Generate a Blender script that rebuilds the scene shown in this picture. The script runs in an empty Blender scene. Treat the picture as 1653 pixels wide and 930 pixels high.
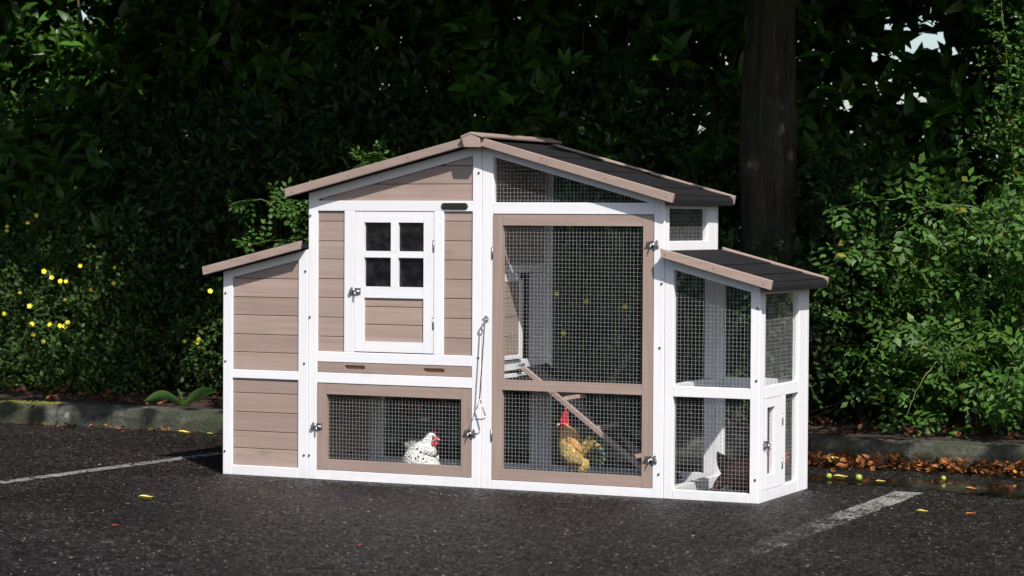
import bpy, bmesh, math, random
import numpy as np
from mathutils import Vector, Matrix
random.seed(7); rng = np.random.default_rng(11)
S = bpy.context.scene; COL = S.collection
# ---------------------------------------------------------------- camera
cd = bpy.data.cameras.new('camera'); cam = bpy.data.objects.new('camera', cd); COL.objects.link(cam)
R_ = Vector((0.90801134, 0.4189071, 0.00567887)); U_ = Vector((-0.01654105, 0.02230275, 0.99961442)); F_ = Vector((-0.41861892, 0.90775516, -0.02718032))
M = Matrix((R_, U_, -F_)).transposed().to_4x4(); M.translation = Vector((5.34626, -8.737925, 1.054949)); cam.matrix_world = M
cd.lens = 86.45; cd.sensor_width = 36; cd.clip_start = 0.1; cd.clip_end = 600
cd.dof.use_dof = True; cd.dof.focus_distance = 10.4; cd.dof.aperture_fstop = 5.6
S.camera = cam
# ---------------------------------------------------------------- light
SUN = Vector((0.505, -0.495, 0.705)).normalized()
W = bpy.data.worlds.new('World'); S.world = W; W.use_nodes = True
nt = W.node_tree; sky = nt.nodes.new('ShaderNodeTexSky'); sky.sky_type = 'NISHITA'; sky.sun_disc = False
sky.sun_elevation = math.asin(SUN.z); sky.sun_rotation = math.atan2(SUN.x, SUN.y); sky.air_density = 1.0; sky.dust_density = 1.5
bg = nt.nodes['Background']; nt.links.new(sky.outputs[0], bg.inputs[0]); bg.inputs[1].default_value = 0.115
sd = bpy.data.lights.new('sun', 'SUN'); sun = bpy.data.objects.new('sun', sd); COL.objects.link(sun)
sd.energy = 5.0; sd.angle = math.radians(0.5); sd.color = (1.0, 0.955, 0.90)
sun.rotation_euler = (-SUN).to_track_quat('-Z', 'Y').to_euler(); sun.location = (8, -8, 12)
S.view_settings.view_transform = 'Standard'; S.view_settings.look = 'None'; S.view_settings.gamma = 1
S.view_settings.exposure = 0.30
S.render.engine = 'CYCLES'; S.cycles.max_bounces = 6; S.cycles.diffuse_bounces = 3; S.cycles.glossy_bounces = 3
S.cycles.transmission_bounces = 4; S.cycles.transparent_max_bounces = 8; S.cycles.caustics_reflective = False; S.cycles.caustics_refractive = False

# ---------------------------------------------------------------- materials
class MT:
    def __init__(s, name):
        s.m = bpy.data.materials.new(name); s.m.use_nodes = True; s.t = s.m.node_tree; s.b = s.t.nodes['Principled BSDF']
    def n(s, typ, **k):
        nd = s.t.nodes.new('ShaderNode' + typ)
        for a, v in k.items():
            if a in nd.inputs.keys(): nd.inputs[a].default_value = v
            else: setattr(nd, a, v)
        return nd
    def l(s, a, b): s.t.links.new(a, b)
    def coord(s, scale=(1, 1, 1), out='Object'):
        c = s.n('TexCoord'); mp = s.n('Mapping'); mp.inputs['Scale'].default_value = scale; s.l(c.outputs[out], mp.inputs[0]); return mp.outputs[0]
    def noise(s, vec, scale, detail=4, rough=.5):
        nd = s.n('TexNoise'); nd.inputs['Scale'].default_value = scale; nd.inputs['Detail'].default_value = detail; nd.inputs['Roughness'].default_value = rough
        s.l(vec, nd.inputs['Vector']); return nd.outputs['Fac']
    def ramp(s, fac, stops):
        r = s.n('ValToRGB'); e = r.color_ramp.elements
        while len(e) < len(stops): e.new(.5)
        for q, (p, c) in zip(e, stops):
            q.position = p; q.color = (c[0], c[1], c[2], 1) if hasattr(c, '__len__') else (c, c, c, 1)
        s.l(fac, r.inputs[0]); return r.outputs[0]
    def mix(s, fac, a, b, typ='MIX'):
        m = s.n('Mix', data_type='RGBA', blend_type=typ)
        for sock, v in ((m.inputs[0], fac), (m.inputs[6], a), (m.inputs[7], b)):
            if hasattr(v, 'default_value') or isinstance(v, bpy.types.NodeSocket): s.l(v, sock)
            elif hasattr(v, '__len__'): sock.default_value = (*v[:3], 1)
            else: sock.default_value = v
        return m.outputs[2]
    def bump(s, h, strength, dist=.01):
        b = s.n('Bump'); b.inputs['Strength'].default_value = strength; b.inputs['Distance'].default_value = dist
        s.l(h, b.inputs['Height']); s.l(b.outputs[0], s.b.inputs['Normal']); return b
def setb(m, **k):
    for a, v in k.items(): m.b.inputs[a.replace('_', ' ')].default_value = v

def wood(name, base, grain, amt=.12, rough=.55):
    m = MT(name); sc = {'x': (1.5, 40, 40), 'z': (40, 40, 1.5), 'y': (40, 1.5, 40)}[grain]
    v = m.coord(sc); g = m.noise(v, 1.6, 5, .6)
    oi = m.n('ObjectInfo'); ge = m.n('NewGeometry'); ad = m.n('Math', operation='ADD'); m.l(oi.outputs['Random'], ad.inputs[0]); m.l(ge.outputs['Random Per Island'], ad.inputs[1]); fr_ = m.n('Math', operation='FRACT'); m.l(ad.outputs[0], fr_.inputs[0])
    rnd = m.ramp(fr_.outputs[0], [(0, 1 - amt * .75), (1, 1 + amt * .45)])
    c2 = m.coord((1, 1, 1)); big = m.noise(c2, 5, 3); gr = m.ramp(g, [(.3, 1 - amt), (.7, 1 + amt * .3)]); bb = m.ramp(big, [(.3, 1 - amt * .5), (.7, 1.0)])
    c = m.mix(1, base, gr, 'MULTIPLY'); c = m.mix(1, c, bb, 'MULTIPLY'); c = m.mix(1, c, rnd, 'MULTIPLY')
    vk = m.coord({'x': (3.2, 9, 9), 'z': (9, 9, 3.2), 'y': (9, 3.2, 9)}[grain]); vo = m.n('TexVoronoi'); vo.inputs['Scale'].default_value = 1.0; m.l(vk, vo.inputs['Vector'])
    k = m.ramp(vo.outputs['Distance'], [(.05, 1), (.15, 0)]); kk = m.mix(k, (0, 0, 0), (.45, .45, .45))
    c = m.mix(kk, c, tuple(x * (.55 if base[0] < .5 else .8) for x in base))
    sx = m.n('SeparateXYZ'); tc = m.n('TexCoord'); m.l(tc.outputs['Object'], sx.inputs[0]); dn = m.noise(c2, 22, 5, .7); dz = m.n('MapRange'); dz.inputs[1].default_value = .0; dz.inputs[2].default_value = .06; dz.inputs[3].default_value = .16; dz.inputs[4].default_value = 0; m.l(sx.outputs[2], dz.inputs[0])
    c = m.mix(m.mix(1, dz.outputs[0], m.ramp(dn, [(.4, .1), (.65, 1)]), 'MULTIPLY'), c, (.22, .20, .18))
    m.l(c, m.b.inputs['Base Color']); setb(m, Roughness=rough); m.bump(g, .25, .002); return m.m
WHITE = (.74, .735, .755); BROWN = (.355, .262, .222)
wx, wz, wy = wood('white paint grain x', WHITE, 'x', .05), wood('white paint grain z', WHITE, 'z', .05), wood('white paint grain y', WHITE, 'y', .05)
bx_, bz_, by_ = wood('taupe stain grain x', BROWN, 'x', .16), wood('taupe stain grain z', BROWN, 'z', .16), wood('taupe stain grain y', BROWN, 'y', .16)
m = MT('roof felt'); v = m.coord(); n1 = m.noise(v, 900, 2); n2 = m.noise(v, 6, 4)
c = m.mix(1, m.ramp(n1, [(.35, (.007, .007, .008)), (.62, (.013, .013, .015)), (.8, (.045, .045, .05))]), m.ramp(n2, [(.3, .75), (.7, 1.25)]), 'MULTIPLY')
m.l(c, m.b.inputs['Base Color']); setb(m, Roughness=.9); m.b.inputs['Specular IOR Level'].default_value = .18; m.bump(n1, .5, .002); FELT = m.m
def plain(name, col, rough=.5, metal=0, **k):
    m = MT(name); setb(m, Base_Color=(*col, 1), Roughness=rough, Metallic=metal)
    for a, v in k.items(): m.b.inputs[a.replace('_', ' ')].default_value = v
    return m.m
WIRE = plain('galvanised wire', (.34, .35, .35), .55, .1)
def metal(name, col, r):
    m = MT(name); v = m.coord(); n = m.noise(v, 120, 3); m.l(m.ramp(n, [(.35, tuple(x * .6 for x in col)), (.65, col)]), m.b.inputs['Base Color']); setb(m, Roughness=r, Metallic=.9); return m.m
ZINC = metal('zinc hardware', (.42, .42, .44), .35); BOLT = metal('bolt head', (.20, .20, .22), .4)
m = MT('acrylic pane'); setb(m, Base_Color=(.02, .02, .022, 1), Roughness=.06); m.b.inputs['Transmission Weight'].default_value = .0
n = m.noise(m.coord(), 25, 4); m.l(m.ramp(n, [(.45, (.004, .004, .005)), (.75, (.022, .022, .022))]), m.b.inputs['Base Color']); m.bump(n, .05, .01); PANE = m.m
PLATE = plain('dark plate', (.035, .028, .024), .35, .5)
INSIDE = wood('inner board', (.30, .21, .17), 'x', .2)
# asphalt: damp, stones of 3-6 mm, with wetter and drier patches
def asphalt_nodes(m):
    v = m.coord(); vo = m.n('TexVoronoi'); vo.inputs['Scale'].default_value = 160; m.l(v, vo.inputs['Vector'])
    vo2 = m.n('TexVoronoi'); vo2.inputs['Scale'].default_value = 58; m.l(v, vo2.inputs['Vector'])
    cr = m.n('SeparateColor'); m.l(vo.outputs['Color'], cr.inputs[0]); cr2 = m.n('SeparateColor'); m.l(vo2.outputs['Color'], cr2.inputs[0])
    base = m.ramp(cr.outputs[0], [(0, (.004, .0028, .0024)), (.60, (.0095, .0066, .0057)), (.86, (.020, .0155, .014)), (.97, (.045, .040, .037)), (1, (.09, .083, .078))])
    base2 = m.ramp(cr2.outputs[1], [(0, .40), (.6, .82), (.9, 1.45), (.985, 2.2), (1, 4)])
    big = m.noise(v, 1.3, 5, .6); b3 = m.ramp(big, [(.3, .72), (.7, 1.3)]); fine = m.noise(v, 18, 4)
    c = m.mix(1, base, base2, 'MULTIPLY'); c = m.mix(1, c, b3, 'MULTIPLY'); c = m.mix(1, c, m.ramp(fine, [(.3, .8), (.7, 1.2)]), 'MULTIPLY')
    h = m.n('Math', operation='ADD'); m.l(vo.outputs['Distance'], h.inputs[0]); m.l(vo2.outputs['Distance'], h.inputs[1])
    n4 = m.noise(v, 95, 5, .75); n5 = m.noise(v, 22, 4, .65); hh = m.n('Math', operation='MULTIPLY_ADD'); m.l(n4, hh.inputs[0]); hh.inputs[1].default_value = 2.2; m.l(h.outputs[0], hh.inputs[2])
    rr = m.mix(.5, m.ramp(big, [(.3, .30), (.7, .55)]), m.ramp(n5, [(.38, .28), (.62, .75)])); m.l(rr, m.b.inputs['Roughness']); m.bump(hh.outputs[0], .5, .004)
    m.b.inputs['Specular IOR Level'].default_value = .60
    c = m.mix(1, c, m.ramp(n4, [(.36, .25), (.5, .95), (.64, 2.7)]), 'MULTIPLY')
    return c, v, big
m = MT('damp asphalt'); c, v, big = asphalt_nodes(m); m.l(c, m.b.inputs['Base Color']); ASPH = m.m
def linemat(name, y0, y1, lo):
    m = MT(name); c, v, big = asphalt_nodes(m)
    vs = m.coord((60, 14, 60)); nn = m.noise(vs, 1.3, 6, .75); nn2 = m.noise(v, 7, 4)
    sx = m.n('SeparateXYZ'); tc = m.n('TexCoord'); m.l(tc.outputs['Object'], sx.inputs[0])
    fade = m.n('MapRange'); fade.inputs[1].default_value = y0; fade.inputs[2].default_value = y1; fade.inputs[3].default_value = lo; fade.inputs[4].default_value = .50; m.l(sx.outputs[1], fade.inputs[0])
    a = m.n('Math', operation='ADD'); m.l(nn, a.inputs[0]); m.l(fade.outputs[0], a.inputs[1]); a2 = m.n('Math', operation='MULTIPLY_ADD'); m.l(nn2, a2.inputs[0]); a2.inputs[1].default_value = .5; m.l(a.outputs[0], a2.inputs[2])
    f = m.ramp(a2.outputs[0], [(.0, 0), (1, 1)]); f = m.n('MapRange'); f.inputs[1].default_value = 1.12; f.inputs[2].default_value = 1.30; f.inputs[4].default_value = .85; m.l(a2.outputs[0], f.inputs[0])
    m.l(m.mix(f.outputs[0], c, (.36, .35, .33)), m.b.inputs['Base Color']); m.b.inputs['Specular IOR Level'].default_value = .3; return m.m
LINE_A = linemat('worn line paint left', -9, -8, .47); LINE_B = linemat('worn line paint right', -.9, .1, .28)
m = MT('puddle water'); c, v, big = asphalt_nodes(m); c = m.mix(1, c, (.45, .45, .45), 'MULTIPLY'); m.l(c, m.b.inputs['Base Color'])
for l_ in list(m.b.inputs['Roughness'].links) + list(m.b.inputs['Normal'].links): m.t.links.remove(l_)
n = m.noise(m.coord(), 9, 3); m.l(m.ramp(n, [(.4, .03), (.62, .16)]), m.b.inputs['Roughness']); m.bump(n, .04, .01); m.b.inputs['Specular IOR Level'].default_value = .5; PUD = m.m
m = MT('mossy kerb'); v = m.coord(); n1 = m.noise(v, 9, 6, .65); n2 = m.noise(v, 60, 4); n3 = m.noise(v, 3.1, 4, .6)
c = m.ramp(n1, [(.3, (.022, .023, .016)), (.5, (.065, .066, .050)), (.68, (.12, .12, .105))]); c = m.mix(1, c, m.ramp(n2, [(.3, .6), (.7, 1.25)]), 'MULTIPLY')
c = m.mix(m.ramp(n3, [(.46, 0), (.56, .75)]), c, (.035, .045, .018))
vo = m.n('TexVoronoi'); vo.inputs['Scale'].default_value = 7; m.l(v, vo.inputs['Vector']); add = m.n('Math', operation='MULTIPLY_ADD'); m.l(n2, add.inputs[0]); add.inputs[1].default_value = .35; m.l(vo.outputs['Distance'], add.inputs[2])
c = m.mix(m.ramp(add.outputs[0], [(.27, .8), (.34, 0)]), c, (.26, .27, .25))
m.l(c, m.b.inputs['Base Color']); setb(m, Roughness=.9); m.bump(m.noise(v, 35, 8, .7), .9, .02); KERB = m.m
m = MT('moss'); n = m.noise(m.coord(), 60, 5, .7); m.l(m.ramp(n, [(.35, (.05, .06, .01)), (.65, (.22, .21, .03))]), m.b.inputs['Base Color']); setb(m, Roughness=1); m.bump(n, 1, .01); MOSS = m.m
m = MT('dark soil'); v = m.coord(); n = m.noise(v, 14, 8, .7); c = m.ramp(n, [(.3, (.012, .008, .005)), (.55, (.035, .022, .014)), (.75, (.075, .045, .028))]); m.l(c, m.b.inputs['Base Color']); setb(m, Roughness=.95); m.bump(n, 1, .03); SOIL = m.m
m = MT('tree bark'); v = m.coord((14, 14, 2.2)); n = m.noise(v, 1.6, 8, .7); c = m.ramp(n, [(.32, (.008, .006, .004)), (.52, (.045, .034, .024)), (.7, (.12, .092, .066))]); c = m.mix(m.ramp(m.noise(m.coord(), 5, 5), [(.5, 0), (.68, .6)]), c, (.035, .05, .018)); m.l(c, m.b.inputs['Base Color']); setb(m, Roughness=.95); m.bump(n, 1, .08); BARK = m.m
CANE = plain('green cane', (.09, .13, .03), .6); TWIG = plain('brown twig', (.06, .04, .022), .8)
def leafmat(name, lo, hi, rough, trans=.25, spec=.5, odd=None):
    m = MT(name); at = m.n('Attribute', attribute_name='rnd'); st = [(0, lo), (.8, hi)] + ([(.97, hi), (1, odd)] if odd else [(1, tuple(x * 1.25 for x in hi))])
    c = m.ramp(at.outputs['Fac'], st); m.l(c, m.b.inputs['Base Color']); setb(m, Roughness=rough); m.b.inputs['Specular IOR Level'].default_value = spec
    tr = m.n('BsdfTranslucent'); m.l(m.mix(1, c, (1.5, 1.7, .7), 'MULTIPLY'), tr.inputs[0]); mx = m.n('MixShader'); mx.inputs[0].default_value = trans
    m.l(m.b.outputs[0], mx.inputs[1]); m.l(tr.outputs[0], mx.inputs[2]); m.l(mx.outputs[0], m.t.nodes['Material Output'].inputs[0]); return m.m
LAUREL = leafmat('laurel leaf', (.018, .050, .008), (.055, .14, .017), .38, .25, .35)
ROSE = leafmat('rose leaf', (.028, .075, .014), (.075, .165, .028), .5, .3, .3, (.28, .24, .04))
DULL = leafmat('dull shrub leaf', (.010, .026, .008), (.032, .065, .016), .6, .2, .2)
SMALL = leafmat('shrub leaf', (.020, .045, .012), (.058, .11, .02), .55, .3, .3)
CROWN = leafmat('tree leaf', (.02, .05, .01), (.05, .1, .02), .5, .15)
DRY = leafmat('fallen leaf', (.035, .012, .006), (.30, .11, .03), .65, .15, .3, (.55, .38, .06))
YEL = plain('yellow petal', (.75, .62, .02), .5); ORG = plain('flower centre', (.5, .25, .02), .6)
YLEAF = plain('yellow fallen leaf', (.60, .50, .12), .5); OLEAF = plain('orange fallen leaf', (.5, .17, .03), .5); RLEAF = plain('red fallen leaf', (.32, .05, .03), .5)
FRUIT = plain('green fruit', (.27, .32, .05), .35); STONE = plain('grey stone', (.18, .17, .16), .9)

# ---------------------------------------------------------------- helpers
def link(name, me, mat, parent=None, loc=None):
    o = bpy.data.objects.new(name, me); COL.objects.link(o)
    for q in (mat if isinstance(mat, (list, tuple)) else [mat]): me.materials.append(q)
    if parent: o.parent = parent
    if loc: o.location = loc
    return o
def bm_obj(name, bm, mat, parent=None, smooth=False, bev=0.0):
    if bev: bmesh.ops.bevel(bm, geom=[e for e in bm.edges if len(e.link_faces) == 2 and e.calc_face_angle(0) > .5], offset=bev, segments=1, affect='EDGES', clamp_overlap=True)
    me = bpy.data.meshes.new(name); bm.normal_update(); bm.to_mesh(me); bm.free()
    if smooth: me.polygons.foreach_set('use_smooth', [True] * len(me.polygons))
    o = link(name, me, mat, None)
    if parent:
        o.parent = parent; o.matrix_parent_inverse = Matrix.Translation(-Vector(parent.get('_w', (0, 0, 0))))
    return o
def tag(o, label, cat=None, group=None, kind=None):
    if label: o['label'] = label
    if cat: o['category'] = cat
    if group: o['group'] = group
    if kind: o['kind'] = kind
    return o
def thing(name, label, cat, loc=(0, 0, 0), group=None):
    o = bpy.data.objects.new(name, None); COL.objects.link(o); o.location = loc; o.empty_display_size = .1
    return tag(o, label, cat, group)
def off(o, parent):   # meshes are built in world coordinates: undo the parent's place
    o.parent = parent; p = parent; L = Vector(p.location)
    while p.parent: p = p.parent; L += Vector(p.location)
    o.location = -L
    return o
def box(bm, x0, x1, y0, y1, z0, z1):
    v = [bm.verts.new(p) for p in ((x0, y0, z0), (x1, y0, z0), (x1, y1, z0), (x0, y1, z0), (x0, y0, z1), (x1, y0, z1), (x1, y1, z1), (x0, y1, z1))]
    for f in ((0, 3, 2, 1), (4, 5, 6, 7), (0, 1, 5, 4), (1, 2, 6, 5), (2, 3, 7, 6), (3, 0, 4, 7)): bm.faces.new([v[i] for i in f])
def prism(bm, pts, y0, y1):       # polygon in x,z pushed from y0 to y1
    a = [bm.verts.new((x, y0, z)) for x, z in pts]; b = [bm.verts.new((x, y1, z)) for x, z in pts]; n = len(pts)
    fa = bm.faces.new(a); fb = bm.faces.new(b[::-1])
    for i in range(n): bm.faces.new((a[i], b[i], b[(i + 1) % n], a[(i + 1) % n]))
    bmesh.ops.recalc_face_normals(bm, faces=bm.faces)
def tube(bm, pts, rad, seg=8, mi=0, cap=True):
    pts = [Vector(p) for p in pts]; n = len(pts); rad = rad if hasattr(rad, '__len__') else [rad] * n; rings = []
    up = Vector((0, 0, 1))
    for i, p in enumerate(pts):
        t = (pts[min(i + 1, n - 1)] - pts[max(i - 1, 0)]).normalized(); a = t.cross(up if abs(t.z) < .95 else Vector((1, 0, 0))).normalized(); b = t.cross(a)
        rings.append([bm.verts.new(p + (a * math.cos(k * 2 * math.pi / seg) + b * math.sin(k * 2 * math.pi / seg)) * rad[i]) for k in range(seg)])
    for r0, r1 in zip(rings, rings[1:]):
        for k in range(seg):
            f = bm.faces.new((r0[k], r0[(k + 1) % seg], r1[(k + 1) % seg], r1[k])); f.material_index = mi; f.smooth = True
    if cap:
        for r in (rings[0][::-1], rings[-1]):
            f = bm.faces.new(r); f.material_index = mi
    return rings
BEV = .0016
def P(name, parent, mat, fn, bev=BEV, label=None, smooth=False):
    bm = bmesh.new(); fn(bm)
    bmesh.ops.recalc_face_normals(bm, faces=bm.faces)
    if bev: bmesh.ops.bevel(bm, geom=[e for e in bm.edges if len(e.link_faces) == 2 and e.calc_face_angle(0) > .5], offset=bev, segments=1, affect='EDGES', clamp_overlap=True)
    me = bpy.data.meshes.new(name); bm.normal_update(); bm.to_mesh(me); bm.free()
    o = link(name, me, mat)
    if smooth: me.polygons.foreach_set('use_smooth', [True] * len(me.polygons))
    if parent: off(o, parent)
    if label: o['label'] = label
    return o
def B(name, parent, mat, *b, **k): return P(name, parent, mat, lambda bm: box(bm, *b), **k)
def QP(name, parent, mat, pts, y0, y1, **k): return P(name, parent, mat, lambda bm: prism(bm, pts, y0, y1), **k)

# ---------------------------------------------------------------- leaves as one mesh
def leaf_tmpl(n=3, w=.5, fold=.18, curl=.15, tip=.6):   # length 1 along +x, width w, normal +z
    vs = []; fs = []
    prof = [math.sin(math.pi * (i / n) ** tip) for i in range(n + 1)]
    for i in range(n + 1):
        t = i / n; hw = prof[i] * w / 2; z = -curl * t * t
        vs += [(t, -hw, z + fold * hw), (t, 0, z), (t, hw, z + fold * hw)]
    for i in range(n):
        a = i * 3; fs += [(a, a + 3, a + 4, a + 1), (a + 1, a + 4, a + 5, a + 2)]
    return np.array(vs), np.array(fs)
def quad_leaf(w=.55):
    return np.array([(0, 0, 0), (.5, -w / 2, .03), (1, 0, -.1), (.5, w / 2, .03)]), np.array([(0, 1, 2, 3)])
def norm(a): return a / np.maximum(np.linalg.norm(a, axis=-1, keepdims=True), 1e-9)
def leaves_mesh(name, pos, d, nrm, size, tmpl, rnd=None):
    tv, tf = tmpl; N = len(pos); d = norm(d); y = norm(np.cross(nrm, d)); z = np.cross(d, y); sz = size[:, None, None]
    V = pos[:, None, :] + sz * (tv[None, :, 0:1] * d[:, None, :] + tv[None, :, 1:2] * y[:, None, :] + tv[None, :, 2:3] * z[:, None, :])
    Fc = tf[None] + (np.arange(N) * len(tv))[:, None, None]
    V = V.reshape(-1, 3); Fc = Fc.reshape(-1, 4); me = bpy.data.meshes.new(name)
    me.vertices.add(len(V)); me.vertices.foreach_set('co', V.astype(np.float32).ravel())
    me.loops.add(Fc.size); me.loops.foreach_set('vertex_index', Fc.astype(np.int32).ravel())
    me.polygons.add(len(Fc)); me.polygons.foreach_set('loop_start', np.arange(0, Fc.size, 4, dtype=np.int32)); me.update(calc_edges=True)
    me.polygons.foreach_set('use_smooth', np.ones(len(Fc), bool))
    at = me.attributes.new('rnd', 'FLOAT', 'FACE'); r = rng.random(N) if rnd is None else rnd
    at.data.foreach_set('value', np.repeat(r, len(tf)).astype(np.float32)); return me
def rvec(n): return norm(rng.normal(size=(n, 3)))
def whorls(tips, dirs, k, spread, ln, twig):
    """k leaves round the last stretch of each twig"""
    N = len(tips); t = rng.random((N, k)); pos = tips[:, None] - dirs[:, None] * (t * twig)[..., None]
    a = norm(np.cross(dirs, rvec(N))); b = np.cross(dirs, a); ph = np.arange(k)[None] * 2.4 + rng.random((N, 1)) * 6.28 + rng.normal(size=(N, k)) * .2
    side = a[:, None] * np.cos(ph)[..., None] + b[:, None] * np.sin(ph)[..., None]
    d = norm(dirs[:, None] * (1.15 - t * .7)[..., None] + side * spread + np.array([0, 0, -.12]))
    nr = norm(dirs[:, None] * .8 - side * .2 + np.array([.15, -.35, .75]) + rng.normal(size=(N, k, 3)) * .22)
    return pos.reshape(-1, 3), d.reshape(-1, 3), nr.reshape(-1, 3), (ln * (.65 + .6 * rng.random(N * k)))
exec_parts = None

# ================================================================ SETTING
def sheet(name, mat, x0, x1, y0, y1, z, nx=2, ny=2, amp=0):
    bm = bmesh.new(); g = [[bm.verts.new((x0 + (x1 - x0) * i / nx, y0 + (y1 - y0) * j / ny, z + (random.uniform(-amp, amp)))) for i in range(nx + 1)] for j in range(ny + 1)]
    for j in range(ny):
        for i in range(nx): bm.faces.new((g[j][i], g[j][i + 1], g[j + 1][i + 1], g[j + 1][i]))
    me = bpy.data.meshes.new(name); bm.to_mesh(me); bm.free(); o = link(name, me, mat); o['kind'] = 'structure'; return o
def asphalt_mesh():
    """open-textured tarmac: real stones of about 7 mm over the car park in view, flat beyond"""
    rng = np.random.default_rng(5)
    x0, x1, y0, y1, st = -2.9, 4.1, -3.1, 1.66, .0072
    nx, ny = int((x1 - x0) / st), int((y1 - y0) / st); X, Y = np.meshgrid(np.linspace(x0, x1, nx + 1), np.linspace(y0, y1, ny + 1))
    h = rng.normal(0, 1, X.shape); h = np.sign(h) * np.abs(h) ** .9 * .00125
    low = .0010 * (np.sin(X * 9 + 2 * np.sin(Y * 5)) * np.sin(Y * 11 + X * 3)) + .0008 * np.sin(X * 31 + Y * 17) * np.sin(Y * 37)
    Z = np.clip(h + low * .6, -.0032, .0030); Z[0] = Z[-1] = 0; Z[:, 0] = Z[:, -1] = 0
    under = (X > -.01) & (X < 2.36) & (Y > -.01) & (Y < .60); Z[under] = np.minimum(Z[under], .0006)
    X = X + rng.uniform(-.3, .3, X.shape) * st; Y = Y + rng.uniform(-.3, .3, Y.shape) * st
    X[:, 0] = x0; X[:, -1] = x1; Y[0] = y0; Y[-1] = y1
    V = np.stack([X, Y, Z], -1).reshape(-1, 3); i = np.arange(ny)[:, None] * (nx + 1) + np.arange(nx)[None]; Fq = np.stack([i, i + 1, i + nx + 2, i + nx + 1], -1).reshape(-1, 4)
    k = len(V); o = 150; E_ = [(-o, -o), (o, -o), (o, o), (-o, o), (x0, y0), (x1, y0), (x1, y1), (x0, y1)]
    V = np.concatenate([V, np.array([(a, b, 0) for a, b in E_])]); Fq = np.concatenate([Fq, np.array([(0, 1, 5, 4), (1, 2, 6, 5), (2, 3, 7, 6), (3, 0, 4, 7)]) + k])
    me = bpy.data.meshes.new('asphalt_ground'); me.vertices.add(len(V)); me.vertices.foreach_set('co', V.astype(np.float32).ravel()); me.loops.add(Fq.size); me.loops.foreach_set('vertex_index', Fq.astype(np.int32).ravel())
    me.polygons.add(len(Fq)); me.polygons.foreach_set('loop_start', np.arange(0, Fq.size, 4, dtype=np.int32)); me.update(calc_edges=True); return me
link('asphalt_ground', asphalt_mesh(), ASPH)['kind'] = 'structure'
def strip(mat, pts, w, z=.0010):
    bm = bmesh.new(); pr = None
    for i in range(60):
        t = i / 59; x = pts[0][0] + (pts[1][0] - pts[0][0]) * t; y = pts[0][1] + (pts[1][1] - pts[0][1]) * t
        q = [bm.verts.new((x + s * w / 2 + random.uniform(-.004, .004), y, z)) for s in (-1, 1)]
        if pr: bm.faces.new((pr[0], pr[1], q[1], q[0]))
        pr = q
    o = bm_obj('parking_line', bm, mat); o['kind'] = 'structure'
strip(LINE_A, ((-.80, -3.2), (-.43, 1.5)), .075)
strip(LINE_B, ((2.79, -4.5), (2.735, .66)), .115)
# kerb of stone lengths
bm = bmesh.new(); x = -9.0
while x < 9:
    L = 1.0; n = 8; w = random.uniform(-.006, .006)
    sec = [(1.65, 0), (1.655, .06), (1.672, .093), (1.69, .102), (1.80, .104), (1.81, .06)]
    rows = []
    for i in range(n + 1):
        xx = x + .004 + (L - .008) * i / n
        rows.append([bm.verts.new((xx, y + w + random.uniform(-.004, .004), max(z + random.uniform(-.004, .004), -.01))) for y, z in sec])
    for a, b in zip(rows, rows[1:]):
        for k in range(len(sec) - 1): bm.faces.new((a[k], b[k], b[k + 1], a[k + 1]))
    bm.faces.new(rows[0]); bm.faces.new(rows[-1][::-1]); x += L
bmesh.ops.recalc_face_normals(bm, faces=bm.faces); o = bm_obj('kerb', bm, KERB); o['kind'] = 'structure'
soil = sheet('soil_bed', SOIL, -14, 14, 1.80, 14, .10, 120, 60, .012)
# moss cushion on the left end of the kerb
bm = bmesh.new()
for i in range(260):
    k_ = random.choice((-.02, .06, .15, .22)); c = Vector((-2.33 + k_ + random.gauss(0, .035), 1.73 + random.gauss(0, .035), .103)); r = random.uniform(.004, .013)
    bmesh.ops.create_icosphere(bm, subdivisions=1, radius=r, matrix=Matrix.Translation(c) @ Matrix.Diagonal((1, 1, .6, 1)))
tag(bm_obj('moss', bm, MOSS), None, kind='stuff')['label'] = 'yellow green moss cushion on the left end of the kerb'
# shallow puddle along the kerb
bm = bmesh.new(); pts = []
ring = [(2.05, 1.02), (2.2, .84), (2.42, .80), (2.6, .84), (2.8, .80), (2.98, .66), (3.2, .62), (3.6, .70), (3.7, 1.2), (3.3, 1.16), (3.0, 1.10), (2.7, 1.15), (2.4, 1.06), (2.2, 1.10)]
fine = []
for i in range(len(ring)):
    a, b = ring[i], ring[(i + 1) % len(ring)]
    for k in range(8): t = k / 8; fine.append((a[0] + (b[0] - a[0]) * t + random.uniform(-.014, .014), a[1] + (b[1] - a[1]) * t + random.uniform(-.010, .010)))
bm.faces.new([bm.verts.new((x, y, .0022)) for x, y in fine]); bmesh.ops.triangulate(bm, faces=bm.faces)
bm_obj('puddle_water', bm, PUD)['kind'] = 'structure'

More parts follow.
